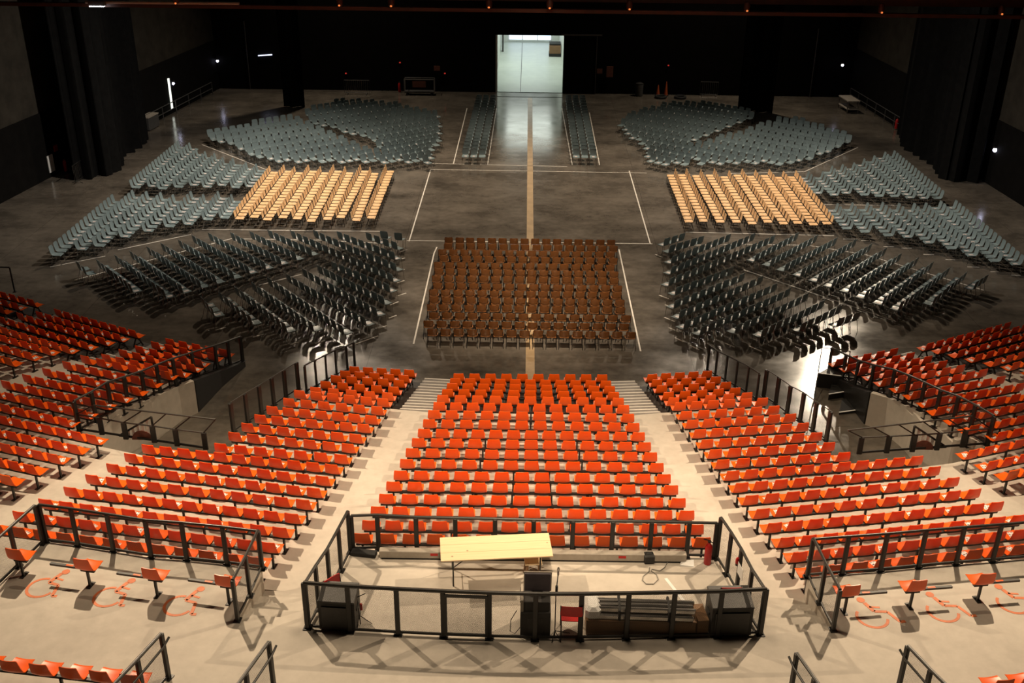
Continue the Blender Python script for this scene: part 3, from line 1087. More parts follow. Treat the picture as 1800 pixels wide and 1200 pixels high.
# steel landing stair in the right stairwell mouth
r = empty('steel_stair', un(1455, 655), 0, 'black steel stair with white nosings at the right stairwell mouth', 'stairs')
o = un(1455, 655)
prev = None
nos = [((1439, 656), (1447, 657), .55), ((1457, 693), (1495, 687), .22), ((1475, 725), (1526, 718), .08)]
for i, (a, b, zz) in enumerate(nos):
    A, B = un(*a, zz), un(*b, zz)
    B = A + (B - A).normalized() * 1.3
    bk_ = V((.35, .95, 0)) if i else V((.9, .9, 0))
    q = [flat(v) - o for v in (A, B, B + bk_, A + bk_)]
    st = MB().prism([(v.x, v.y) for v in q], 0, zz).build('step', 'black', r)
    MB().bar(A - o + V((0, 0, .012)), B - o + V((0, 0, .012)), .05, .02).build('nosing', 'white', st)
p0, p1 = un(1438, 655, .55) - o, un(1487, 662, .55) - o
MB().tube([p0, p0 + V((0, 0, 1.0)), p1 + V((0, 0, 1.0)), p1], .02, 6).build('hand_rail', 'rail', r, True)
p2 = un(1429, 715, 0) - o
MB().tube([p2, p0 + V((0, 0, .1))], .02, 6).build('brace', 'rail', r, True)


# ------------------------------------------------------------------ floor chairs
def chair_meshes(kind):
    if kind == 'brown':
        back = MB().shell([(-.192, .515, .13), (-.196, .530, .168), (-.204, .57, .188), (-.214, .64, .194), (-.226, .72, .193), (-.234, .765, .186), (-.238, .792, .168), (-.234, .803, .13)], .014, 7, .026)
        seat = MB().shell([(.215, .425, .17), (.205, .445, .19), (.12, .455, .20), (0, .45, .20), (-.12, .455, .19), (-.18, .475, .175)], .014, 5, .012)
        metal = 'black'
    elif kind == 'cream':
        back = MB().shell([(-.185, .53, .17), (-.195, .56, .185), (-.21, .66, .19), (-.228, .78, .19), (-.235, .83, .175)], .014, 5, .016)
        seat = MB().shell([(.215, .43, .175), (.20, .45, .195), (.08, .455, .20), (-.06, .452, .20), (-.18, .465, .185)], .014, 5, .010)
        metal = 'black'
    else:
        back = MB().shell([(-.180, .475, .15), (-.195, .52, .18), (-.215, .62, .193), (-.238, .75, .192), (-.250, .82, .182), (-.254, .85, .166), (-.252, .862, .13)], .012, 7, .022)
        seat = MB().shell([(.225, .42, .175), (.215, .445, .195), (.12, .455, .205), (0, .45, .205), (-.11, .455, .19), (-.178, .480, .155)], .012, 5, .014)
        metal = 'chrome'
    frames = []
    for s in (-1, 1):
        x = .185 * s
        fm = MB().tube([(x * 1.08, .215, 0), (x, .18, .435), (x, -.12, .435), (x * 1.1, -.235, 0)], .011, 5)
        fm.tube([(x, -.10, .435), (x, -.20, .47), (x * .95, -.245, .70)], .010, 4)
        frames.append(fm)
    mats = {'brown': 'brown', 'cream': 'cream', 'blue': 'blue'}
    return (back.mesh('backrest', mats[kind], True, 50), seat.mesh('seat', mats[kind], True, 50), [f.mesh('leg_frame', metal, True, 60) for f in frames], back, seat, frames)


CM = {k: chair_meshes(k) for k in ('brown', 'cream', 'blue')}
NAMES = {'brown': 'brown_chair', 'cream': 'pale_wood_chair', 'blue': 'slate_blue_chair'}


def put_chair(kind, p, f, label, group):
    rz = math.atan2(-f.x, f.y) + random.uniform(-.03, .03)
    r = empty(NAMES[kind], (p.x + random.uniform(-.012, .012), p.y + random.uniform(-.012, .012), 0), rz, label, 'chair', group)
    b, s, fs = CM[kind][:3]
    part('backrest', b, r)
    part('seat', s, r)
    for q in fs:
        part('leg_frame', q, r)
    return r


def row_pts(a, b, f=None, n=None, pitch=.5):
    """a, b = (px, py, 's' seat pad | 'b' backrest). Returns seat points and facing."""
    za = .45 if a[2] == 's' else .72
    zb = .45 if b[2] == 's' else .72
    A, B = flat(un(a[0], a[1], za)), flat(un(b[0], b[1], zb))
    if f is None:
        for _ in range(3):
            u, f = facing(A, B)
            A = flat(un(a[0], a[1], za)) + (f * .22 if a[2] == 'b' else V())
            B = flat(un(b[0], b[1], zb)) + (f * .22 if b[2] == 'b' else V())
    L = (B - A).length
    n = n or max(2, int(round(L / pitch)) + 1)
    return [A.lerp(B, i / (n - 1)) for i in range(n)], f


BROWN = [(788.6, 421.6, 1074.4, 425), (788.4, 431.6, 1078.4, 436.4), (777, 442.6, 1073, 446.6), (780, 452.6, 1078, 457.6), (770, 464.4, 1073, 469.6),
         (771, 476.4, 1079.4, 481), (767, 488.6, 1080, 492.4), (769, 501, 1086, 506), (761.6, 513.4, 1084.4, 518), (762.6, 526, 1090, 531), (758, 539, 1090.4, 544),
         (762.4, 553, 1100.6, 558.6), (753, 568, 1097, 573.6), (759.6, 582.4, 1109, 588)]
for i, (ax, ay, bx, by) in enumerate(BROWN):
    A, B = flat(un(ax, ay, .68)), flat(un(bx, by, .68))
    y = (A.y + B.y) / 2 + .215
    for j in range(16):
        x = A.x + (B.x - A.x) * j / 15
        put_chair('brown', V((x, y, 0)), V((0, 1, 0)), 'brown plastic chair, %s from the left in the %s row from the orange seats' % (ORD[j + 1], ORD[14 - i]), 'brown chairs in front of the stage area')

CRL = [((481, 304), (421, 383)), ((506, 302), (446.7, 380.4)), ((525, 305), (469.8, 385)), ((549, 302), (497, 381)), ((570, 305), (522, 383)), ((593, 302), (547, 387.6)),
       ((614, 305), (575.6, 384)), ((640, 302), (598.7, 381)), ((658, 306), (626, 385.8)), ((685, 302), (652, 382))]
CRR = [((1179.6, 309), (1211.6, 388.8)), ((1199, 308.4), (1237, 387.6)), ((1224, 310), (1266.7, 389)), ((1248, 309), (1295, 389)), ((1273.8, 312), (1322.7, 392)),
       ((1297, 309), (1350, 389)), ((1320, 311), (1377.8, 392)), ((1345, 310), (1402.7, 391)), ((1369.8, 313), (1430, 393.8)), ((1391, 312), (1454, 392))]
for side, L in (('left', CRL), ('right', CRR)):
    for i, (t, b) in enumerate(L):
        pts_, f = row_pts(b + ('s',), t + ('s',), V((1 if side == 'left' else -1, 0, 0)))
        nn = i + 1 if side == 'left' else 10 - i
        for j, p in enumerate(pts_):
            put_chair('cream', p, f, 'pale wooden chair, %s from the near end, %s column from the outside, %s block' % (ORD[j + 1], ORD[nn], side), 'pale wooden chairs in the %s block' % side)

# blue rows: the fans (near), then side blocks, wedges and strips
FANL_U = [((675, 411, 'b'), (703, 420.5, 's')), ((648, 414, 'b'), (699, 436.5, 's')), ((597, 412, 'b'), (695, 454, 's')), ((555, 410, 'b'), (697.5, 473.5, 's')),
          ((515, 410.5, 'b'), (693, 492.5, 's')), ((475, 409.5, 'b'), (550, 446.5, 's')), ((443, 412, 'b'), (523.5, 454.5, 's')), ((409, 414, 'b'), (497, 462.5, 's')),
          ((370, 415, 'b'), (470.5, 470.5, 's')), ((341, 419, 'b'), (442, 478.5, 's')), ((317, 427, 'b'), (414.5, 486.8, 's')), ((286.5, 433, 'b'), (385, 495, 's')),
          ((261.5, 439, 'b'), (357, 503, 's')), ((231.5, 447, 'b'), (326, 512, 's')), ((205, 454, 'b'), (297, 520.5, 's')), ((173, 462, 'b'), (239, 511, 's')), ((148, 473, 's'), (157.5, 480.5, 's'))]
FANL_L = [((588, 466, 'b'), (687, 510.5, 's')), ((562, 472, 'b'), (678, 532, 's')), ((544, 486, 's'), (666, 552, 's')), ((516, 496, 's'), (646, 569, 's')), ((484, 502, 's'), (608, 584, 's')),
          ((456, 511, 's'), (555, 578, 's')), ((426, 518, 's'), (509, 580, 's')), ((398, 528, 's'), (448, 567, 's')), ((368, 537, 's'), (383, 553, 's'))]
FANR_U = [((1166, 430, 's'), (1199, 415, 'b')), ((1175, 442, 's'), (1232, 420, 'b')), ((1178, 461, 's'), (1280, 416.5, 'b')), ((1177, 479.5, 's'), (1323, 415.5, 'b')), ((1173.5, 500, 's'), (1358, 419, 'b')),
          ((1323, 457.2, 's'), (1400, 414.5, 'b')), ((1350, 465.2, 's'), (1433.5, 418.5, 'b')), ((1375.5, 474, 's'), (1468, 423, 'b')), ((1403.5, 483, 's'), (1502, 426, 'b')), ((1432.5, 492.3, 's'), (1529, 434, 'b')),
          ((1458.5, 502, 's'), (1555, 441, 'b')), ((1487, 511, 's'), (1581, 451, 'b')), ((1514.5, 521.8, 's'), (1611, 458, 'b')), ((1545, 532.4, 's'), (1637, 466, 'b')), ((1575, 542.2, 's'), (1666, 476, 'b')),
          ((1633, 533, 's'), (1696, 484, 'b')), ((1706, 506, 's'), (1722, 496, 's'))]
FANR_L = [((1185, 516, 's'), (1284.5, 475, 'b')), ((1183, 539, 's'), (1304, 486, 'b')), ((1191.5, 557, 's'), (1336, 491, 'b')), ((1201, 575, 's'), (1361, 504, 'b')), ((1228, 585.5, 's'), (1385, 513, 'b')),
          ((1290, 582.4, 's'), (1416, 521.5, 'b')), ((1335, 588.5, 's'), (1444.5, 534, 'b')), ((1403, 579.2, 's'), (1475.5, 542, 'b')), ((1469, 570.8, 's'), (1506, 554, 'b'))]
SIDE = {'far left': [((238.6, 329), (320, 260)), ((268, 327), (340.4, 263)), ((285.4, 330.8), (352, 273)), ((313.8, 328), (368, 278.5)), ((341, 325), (384.4, 282)), ((364, 328), (399, 289)), ((390, 325), (417, 291)), ((413.8, 329), (440, 298)), ((438.7, 327), (458, 301))],
        'near left': [((100, 447), (206, 356)), ((144, 437), (241.4, 348)), ((175, 431), (266, 350)), ((220, 415), (291, 352)), ((260.6, 405), (313, 356)), ((298, 397), (344, 350)), ((331, 393), (366, 355.5)), ((365, 385), (391.7, 350)), ((394.5, 382), (415.5, 355.6))],
        'near right': [((1489, 401), (1463, 371)), ((1521, 406.7), (1489, 370)), ((1562, 413), (1515.6, 370)), ((1595.6, 415.6), (1542, 369)), ((1633, 425.6), (1571, 371)), ((1673, 435.6), (1598, 371)), ((1707.8, 447.8), (1618, 370)), ((1748.9, 457.8), (1644.4, 366.7)), ((1785.6, 463.3), (1671, 365.6))],
        'far right': [((1437.8, 339), (1413, 314)), ((1466.7, 342), (1437.8, 314)), ((1487.8, 339), (1454.4, 304)), ((1520, 342), (1473, 301)), ((1545.6, 344), (1493, 298)), ((1573, 344.4), (1511, 291)), ((1600, 346.7), (1529, 285.6)), ((1624.4, 347.8), (1547.8, 279)), ((1647.8, 347.8), (1564.4, 276.7))]}
blue = []          # (distance, point, facing, label)
for nm, rows in (('upper left fan', FANL_U), ('lower left fan', FANL_L), ('upper right fan', FANR_U), ('lower right fan', FANR_L)):
    for i, (a, b) in enumerate(rows):
        P, f = row_pts(a, b)
        if 'right' in nm:
            P = P          # from the inner end
            seq = list(range(1, len(P) + 1))
        else:
            seq = list(range(len(P), 0, -1))
        for j, p in enumerate(P):
            blue.append(((p - CAM).length, p, f, 'slate blue chair, %s from inner end, %s row from centre, %s' % (ORD[seq[j]], ORD[i + 1], nm), 'slate blue chairs in the ' + nm))
for nm, rows in SIDE.items():
    for i, (b, t) in enumerate(rows):
        P, f = row_pts(b + ('s',), t + ('s',), V((1 if 'left' in nm else -1, 0, 0)), None, .5)
        for j, p in enumerate(P):
            blue.append(((p - CAM).length, p, f, None, None))


def inside(x, y, poly):
    c = False
    j = len(poly) - 1
    for i in range(len(poly)):
        xi, yi = poly[i]
        xj, yj = poly[j]
        if (yi > y) != (yj > y) and x < (xj - xi) * (y - yi) / (yj - yi) + xi:
            c = not c
        j = i
    return c


for s, O, polyA, polyB in ((1, (376, 245), [(366, 241), (470, 284), (752, 286), (752, 280), (680, 262), (664, 274), (527, 212), (500, 211)],
                            [(538, 212), (660, 250), (672, 262), (756, 284), (776, 244), (774, 222), (768, 203), (690, 187), (600, 182), (540, 200)]),
                           (-1, (1489, 249), [(1498, 247), (1407, 288), (1225, 289), (1200, 262), (1258, 250), (1372, 214), (1400, 214)],
                            [(1326, 207), (1200, 254), (1222, 289), (1140, 289), (1128, 258), (1090, 222), (1100, 206), (1170, 188), (1240, 186), (1310, 196)])):
    n_ = V((.616 * s, -.788, 0))
    a_ = V((.788 * s, .616, 0))
    o = flat(un(O[0], O[1], .45))
    for j in range(-24, 34):
        for i in range(-34, 50):
            p = o + a_ * (.5 * i + (.16 if j % 2 else 0)) + n_ * (.74 * j)
            x, y = pj(p + V((0, 0, .45)))
            if inside(x, y, polyA) or inside(x, y, polyB):
                blue.append(((p - CAM).length, p, n_, None, None))
for (x0, y0, x1, y1) in ((818, 274, 842, 178), (1013, 275, 999, 178)):
    A, B = flat(un(x0, y0, .45)), flat(un(x1, y1, .45))
    n = int(round((B - A).length / .78)) + 1
    for i in range(n):
        for j in range(3):
            p = A.lerp(B, i / (n - 1)) + V((.5 * j, 0, 0))
            blue.append(((p - CAM).length, p, V((0, -1, 0)), None, None))
blue.sort(key=lambda q: q[0])
named = [q for q in blue if q[3]][:300]
ids = set(id(q) for q in named)
rest = [q for q in blue if id(q) not in ids]
for q in named:
    put_chair('blue', q[1], q[2], q[3], q[4])


def mass(name, items, pieces, label, cat):
    """Everything past the nearest 300 as one mesh."""
    vs, fs, mi = [], [], []
    base = 0
    T = []
    for mb, k in pieces:
        T.append((np.array(mb.v), mb.f, k))
    for _, p, f, *_r in items:
        rz = math.atan2(-f.x, f.y) + random.uniform(-.03, .03)
        c, s_ = math.cos(rz), math.sin(rz)
        for v, ff, k in T:
            x = v[:, 0] * c - v[:, 1] * s_ + p.x
            y = v[:, 0] * s_ + v[:, 1] * c + p.y
            vs.append(np.stack([x, y, v[:, 2] + p.z], 1))
            fs += [tuple(base + q for q in t) for t in ff]
            mi += [k] * len(ff)
            base += len(v)
    me = bpy.data.meshes.new(name)
    me.from_pydata(np.concatenate(vs).tolist(), [], fs)
    me.shade_smooth()
    me.set_sharp_from_angle(angle=math.radians(50))
    return me, mi


lowf = []
for s in (-1, 1):
    x = .185 * s
    lowf.append(MB().tube([(x * 1.08, .215, 0), (x, .18, .435), (x, -.12, .435), (x * 1.1, -.235, 0)], .012, 4))
me, mi = mass('slate_blue_chairs', rest, [(CM['blue'][3], 0), (CM['blue'][4], 0), (lowf[0], 1), (lowf[1], 1)], '', '')
me.materials.append(M['blue'])
me.materials.append(M['chrome'])
me.polygons.foreach_set('material_index', mi)
o = bpy.data.objects.new('distant_slate_blue_chairs', me)
COL.objects.link(o)
tag(o, 'slate blue chairs of the side blocks, wedges and strips beyond the fans', 'chairs', None, 'stuff')
# leaflets lying on the blue chairs
lf = []
for q in blue:
    if random.random() < .55:
        lf.append((0, q[1] + V((random.uniform(-.03, .03), random.uniform(-.03, .03), .458)), q[2]))
lfm, _ = mass('chair_leaflets', lf, [(MB().box((0, .03, 0), (.15, .21, .003)), 0)], '', '')
lfm.materials.append(mat('pale_leaflet', (.60, .52, .50), .4, noise=.25, nscale=4))
o = bpy.data.objects.new('chair_leaflets', lfm)
COL.objects.link(o)
tag(o, 'pale printed leaflets lying on the slate blue chairs', 'leaflets', None, 'stuff')

# ------------------------------------------------------------------ tapes on the arena floor
TAPES = [
    ('back edge of the stage area', [(752, 287), (997, 292.7)]), ('second line at the back edge of the stage area', [(758.3, 297.7), (1136.7, 304)]),
    ('front edge of the stage area behind the brown chairs', [(715, 422.7), (1146.7, 428.3)]), ('left edge of the stage area', [(757, 298), (719, 424)]),
    ('right edge of the stage area', [(1106, 300), (1143, 428)]), ('left side of the left chair strip by the doorway', [(821, 190), (797, 288)]),
    ('right side of the left chair strip by the doorway', [(873, 190), (857, 290)]), ('left side of the right chair strip by the doorway', [(987.7, 190), (1006, 290)]),
    ('right side of the right chair strip by the doorway', [(1036, 198), (1054, 290)]), ('left side of the brown chair block', [(768, 434), (763, 445), (727, 604)]),
    ('right side of the brown chair block', [(1088, 438), (1126, 617)]), ('far left of the floor below the side block', [(88, 469), (185, 450)]),
    ('left of the floor between side block and fan', [(207, 439), (336, 412)]), ('slanting across the upper left fan', [(131, 492), (410, 418.5)]),
    ('running on behind the upper left fan', [(410, 419.5), (560, 422), (700, 429)]), ('in front of the left pale wooden chairs', [(355, 403), (668, 406.5)]),
    ('aisle between the two left fans', [(455, 501), (530, 482)]), ('in front of the right pale wooden chairs', [(1205, 408), (1466, 414)]),
    ('long aisle line between the two right fans', [(1307, 474), (1480, 532), (1575, 565)]), ('slanting across the upper right fan', [(1520, 447), (1729, 510)]),
    ('bent line behind the right pale wooden chairs', [(1283, 305), (1414, 301.7), (1508, 259)]), ('slanting line beside the left wedge', [(355, 254), (468, 298)]),
    ('between the two right side blocks', [(1448, 359.5), (1580, 361)]), ('line running on behind the upper right fan', [(1215, 431), (1300, 429), (1420, 431), (1520, 447)])]


def tape(name, pts, wd, material, label, cat, group=None):
    P = [flat(un(*q)) for q in pts]
    o = P[0].copy()
    mb = MB()
    for i in range(len(P) - 1):
        mb.bar(P[i] - o + V((0, 0, .002)), P[i + 1] - o + V((0, 0, .002)), wd, .004)
    ob = mb.build(name, material)
    ob.location = o
    return tag(ob, label, cat, group)


for lab, pts_ in TAPES:
    tape('floor_tape', pts_, .06, 'tape', 'white floor tape: ' + lab, 'floor tape', 'white tape lines on the arena floor')
DL = [((702, 443), (715.5, 438.6)), ((702, 456), (712, 453.3)), ((703, 476), (711, 473)), ((698, 497), (711, 492.8)), ((697.5, 520), (714, 515)), ((686, 536), (700.5, 530)), ((683.5, 559), (697, 554)),
      ((665, 577), (680, 572)), ((602, 612.5), (665, 590)), ((554, 603.5), (571, 598)), ((510, 606), (524, 601)), ((445, 592.5), (463, 587)), ((379, 580), (397, 575))]
DR = [((1152, 447), (1164, 452)), ((1158.5, 518.5), (1175.5, 525)), ((1169, 535.5), (1176.5, 538)), ((1168, 557.5), (1186, 565)), ((1175.5, 575.5), (1194, 583.5)), ((1186, 593), (1201.5, 600.5)), ((1212.5, 606.5), (1229, 614.5)),
      ((1273.5, 602.5), (1291.5, 610)), ((1317, 608), (1339, 617.5)), ((1389.5, 600), (1407.5, 607.5))]
DS = [((1482, 420), (1503, 420)), ((1513, 422.8), (1531.5, 423.3)), ((1553, 433.3), (1571, 433.8)), ((1584.5, 436), (1602.5, 436.2)), ((1623, 447), (1642, 447.5)), ((1662, 456.2), (1678.5, 456.7)), ((1700.5, 469), (1721.5, 469.5)), ((1741, 477.5), (1757, 477.5)), ((1778, 483.5), (1794, 484))]
for nm, L in (('beside the left fans', DL), ('beside the right fans', DR), ('below the near right side block', DS)):
    for i, (a, b) in enumerate(L):
        tape('tape_dash', [a, b], .06, 'tape', 'short white tape dash %s, %s from the back' % (nm, ORD[i + 1]), 'floor tape', 'short tape dashes ' + nm)
tape('centre_stripe', [(931.8, 671), (931.8, 172)], .33, 'tan', 'long tan stripe down the middle of the arena floor to the doorway', 'floor stripe')

# ------------------------------------------------------------------ wheelchair places on the walkway
SYM = None


def wheelchair_sign(label, px, py, mirror, hgt=.98):
    """Painted symbol; px, py is its centre on the walkway."""
    c = un(px, py, W)
    mb = MB()

    def seg(a, b, w_):
        a, b = V((a[0], a[1], 0)), V((b[0], b[1], 0))
        mb.bar(a, b, w_, .004)
    if mirror:      # the right-hand symbols: figure leaning back, open wheel below
        R_, cx, cy, a0, a1 = .30, -.17, -.19, 140, 205
        body = [((-.16, .25), (-.06, -.02), .085), ((-.06, -.02), (.20, -.05), .07), ((-.11, .12), (.10, .09), .05), ((.20, -.05), (.34, -.36), .07), ((.34, -.36), (.45, -.35), .07)]
        hx, hy = -.20, .34
    else:
        R_, cx, cy, a0, a1 = .29, -.10, -.20, 88, 250
        body = [((.05, .30), (-.05, -.02), .085), ((-.05, -.02), (.19, -.06), .07), ((.0, .14), (.20, .10), .05), ((.19, -.06), (.25, -.40), .07), ((.25, -.40), (.35, -.38), .07)]
        hx, hy = .10, .36
    arc = [(cx + R_ * math.cos(t), cy + R_ * math.sin(t)) for t in [math.radians(a0 + a1 * k / 22) for k in range(23)]]
    for i in range(22):
        seg(arc[i], arc[i + 1], .06)
    for a, b, w_ in body:
        seg(a, b, w_)
    n = len(mb.v)
    mb.v += [(hx + .085 * math.cos(t), hy + .085 * math.sin(t), .002) for t in [2 * math.pi * k / 14 for k in range(14)]]
    mb.f.append(tuple(range(n, n + 14)))
    o = mb.build('wheelchair_symbol', 'paint')
    o.location = c + V((0, 0, .003))
    ang = -.16 if not mirror else .10
    o.rotation_euler = (0, 0, ang)
    return tag(o, label, 'floor symbol', 'orange wheelchair symbols on the walkway')


for lab, x, y, mi_ in (('painted orange wheelchair symbol, leftmost in the photo', 91, 1023, 0), ('painted orange wheelchair symbol, second from the left', 208, 1039, 0), ('painted orange wheelchair symbol, third from left, by the railing', 331, 1054, 0),
                       ('painted orange wheelchair symbol right of the booth, by the railing', 1541, 1073, 1), ('painted orange wheelchair symbol, second from the right edge', 1664, 1063, 1), ('painted orange wheelchair symbol cut by the right edge', 1786, 1049, 1)):
    wheelchair_sign(lab, x, y, mi_)


def single_seat(label, post, z, ang, arm, armdir):
    c = un(post[0], post[1], z)
    r = empty('single_seat', c + V((0, .09, 0)), ang, label, 'seat', 'single orange seats by the wheelchair places')
    part('seat', ME_SEAT, r)
    part('leg', ME_POST, r)
    MB().box((0, -.08, .388), (.3, .07, .05)).build('beam', 'black', r)
    if arm:
        s = armdir
        MB().box((s * .55, -.05, .40), (.62, .06, .045)).build('arm_bar', 'darkgrey', r)
        MB().box((s * .42, -.05, .424), (.16, .045, .004)).build('label_strip', 'orange', r)
    return r


a1 = -.17
single_seat('single orange seat at the far left of the wheelchair places', (44, 1011), W, a1, False, -1)
single_seat('single orange seat with bar, left places, nearest the left edge', (161, 1029), W, a1, True, -1)
single_seat('single orange seat with bar, left places, middle one', (279, 1046), W, a1, True, -1)
single_seat('single orange seat with bar, left places, behind the short railing', (405, 1058), W, a1, True, -1)
a2 = .14
single_seat('single orange seat with bar, right places, behind the short railing', (1482, 1075), W, a2, True, 1)
single_seat('single orange seat with bar, right places, middle one', (1597, 1066), W, a2, True, 1)
single_seat('single orange seat with bar, right places, nearest the right edge', (1716, 1054), W, a2, True, 1)
# first rows of the upper tier, cut by the bottom of the picture
seat_row(un(-35, 1166, W + .64), un(228, 1196, W + .64), 6, W, False, 'row of orange seats cut off at the bottom left corner', None)
seat_row(un(1765, 1205, W + .64), un(1860, 1194, W + .64), 3, W, False, 'row of orange seats cut off at the bottom right corner', None)

# ------------------------------------------------------------------ control booth contents
zt = W + .75
q = [un(774, 986, zt), un(971, 977, zt), un(966, 936, zt), un(774, 944, zt)]
c = (q[0] + q[1] + q[2] + q[3]) / 4
ux = (q[1] - q[0]).normalized()
ang = math.atan2(ux.y, ux.x)
Lx = ((q[1] - q[0]).length + (q[2] - q[3]).length) / 2
Ly = ((q[3] - q[0]).length + (q[2] - q[1]).length) / 2
t = empty('trestle_table', (c.x, c.y, W), ang, 'long pine trestle table in the middle of the control booth', 'table')
for i in range(3):
    MB().box((0, -Ly / 2 + Ly * (i + .5) / 3, .735), (Lx, Ly / 3 - .006, .03), 0, .004).build('board', 'pine', t)
for s in (-1, 1):
    x = s * (Lx / 2 - .25)
    MB().tube([(x, -Ly / 2 + .12, 0), (x, -Ly / 2 + .1, .72), (x, Ly / 2 - .1, .72), (x, Ly / 2 - .12, 0)], .016, 8).build('leg', 'black', t, True)
    MB().tube([(x, -Ly / 2 + .11, .25), (x, Ly / 2 - .11, .25)], .01, 6).tube([(x, 0, .25), (x - s * .55, 0, .70)], .01, 6).build('brace', 'black', t, True)
# small stool under the table
c = un(936, 1021, W)
t = empty('wooden_stool', c + V((0, .15, 0)), ang, 'small pale wooden stool half under the pine table', 'stool')
MB().box((0, 0, .44), (.36, .34, .05), 0, .008).build('seat', 'pine', t)
for sx in (-1, 1):
    for sy in (-1, 1):
        MB().bar((sx * .12, sy * .12, .42), (sx * .16, sy * .15, 0), .045, .045, V((0, 1, 0))).build('leg', 'wood', t)
# long grey case at the rear railing
a, b = un(667, 981, W), un(1206, 988, W)
d = b - a
o = (a + b) / 2
t = empty('cable_case', o + V((0, .06, 0)), math.atan2(d.y, d.x), 'long low grey case lying along the rear railing of the booth', 'case')
MB().box((0, 0, .11), (d.length, .16, .18), 0, .012).build('body', 'greycase', t)
for x in (-d.length / 2 + 1.18, d.length / 2 - 1.38):
    MB().box((x, -.083, .13), (.16, .006, .06)).build('label_plate', 'red', t)
MB().box((0, .01, .01), (d.length - .1, .2, .02)).build('base', 'black', t)
# dark floor box left of the case
a = un(640, 975, W)
t = tag(MB().box((0, 0, .05), (.55, .18, .1), -.15, .01).build('cable_ramp', 'rubber'), 'black cable ramp at the rear left corner of the booth', 'cable ramp')
t.location = a
# transformer box with cable
a = un(1141, 990, W)
t = empty('junction_box', a, .1, 'small black junction box on the booth floor by the grey case', 'box')
MB().box((0, .06, .11), (.22, .2, .2), 0, .02).build('body', 'blackcase', t)
MB().tube([(-.08, .06, .21), (-.06, .06, .26), (.06, .06, .26), (.08, .06, .21)], .01, 6).build('handle', 'rubber', t, True)
cp = [(1142, 997), (1141, 1004), (1131, 1012), (1129, 1019), (1136, 1026), (1149, 1026), (1157, 1018), (1154, 1009), (1144, 1003), (1146, 1000), (1160, 1003), (1168, 997), (1175, 985)]
P = [un(x, y, W + .012) for x, y in cp]
o = P[0].copy()
t = tag(MB().tube([p - o for p in P], .009, 6).build('cable', 'cable', None, True), 'thin grey cable looped on the booth floor', 'cable')
t.location = o
# extinguisher
a = un(1243, 990, W)
t = empty('fire_extinguisher', a, 0, 'red fire extinguisher in the rear right corner of the booth', 'extinguisher')
MB().lathe((0, 0, 0), [(.07, 0), (.08, .02), (.08, .42), (.065, .48), (.03, .52), (.03, .55)], 14).build('cylinder', 'red', t, True)
MB().box((0, 0, .58), (.07, .05, .05), 0, .008).bar((0, 0, .6), (-.13, 0, .64), .02, .02).build('valve', 'blackcase', t)
MB().tube([(.03, 0, .57), (.11, 0, .52), (.12, 0, .3)], .012, 6).build('hose', 'rubber', t, True)
# crumpled paper
a = un(1207, 991, W)
t = tag(MB().hexa([(-.16, -.08, 0), (.15, -.1, 0), (.17, .1, 0), (-.12, .09, 0), (-.15, -.07, .03), (.13, -.09, .012), (.16, .09, .05), (-.1, .08, .02)]).build('paper_sheet', 'white'), 'white paper sheet lying by the fire extinguisher', 'paper')
t.location = a
# white tape on booth floor
P = [un(1170, 1016, W + .003), un(1202, 1056, W + .003)]
t = tag(MB().bar((0, 0, 0), P[1] - P[0], .07, .004).build('booth_tape', 'white'), 'white tape strip stuck on the booth floor', 'tape')
t.location = P[0]


def flight_case(label, x0, x1, ybot, h, depth, tilt):
    a, b = un(x0, ybot, W), un(x1, ybot, W)
    c = (a + b) / 2
    w_ = (b - a).length
    t = empty('loudspeaker', c + V((0, depth / 2, 0)), tilt, label, 'loudspeaker')
    mb = MB()
    mb.hexa([(-w_ / 2, -depth / 2, .03), (w_ / 2, -depth / 2, .03), (w_ / 2, depth / 2, .03), (-w_ / 2, depth / 2, .03),
             (-w_ / 2, -depth / 2 + .02, h - .1), (w_ / 2, -depth / 2 + .02, h - .1), (w_ / 2, depth / 2, h), (-w_ / 2, depth / 2, h)])
    mb.build('cabinet', 'blackcase', t)
    MB().hexa([(-w_ / 2 - .01, -depth / 2, h - .10), (w_ / 2 + .01, -depth / 2, h - .10), (w_ / 2 + .01, depth / 2, h), (-w_ / 2 - .01, depth / 2, h),
               (-w_ / 2, -depth / 2 + .01, h - .07), (w_ / 2, -depth / 2 + .01, h - .07), (w_ / 2, depth / 2, h + .03), (-w_ / 2, depth / 2, h + .03)]).build('top_panel', 'darkgrey', t)
    for s in (-1, 1):
        MB().box((s * (w_ / 2 + .012), 0, h * .55), (.02, .2, .06), 0, .004).build('handle', 'rubber', t)
        MB().box((s * (w_ / 2 - .08), 0, .015), (.08, depth * .8, .03)).build('foot', 'rubber', t)
    MB().box((0, -depth / 2 - .004, h * .42), (w_ * .84, .012, h * .66), 0, .004).build('grille', 'black', t)
    return t


flight_case('black loudspeaker in the front left corner of the booth', 563, 627, 1109, .78, .5, -.06)
flight_case('black loudspeaker in the front right corner of the booth', 1246, 1318, 1119, .78, .55, .06)


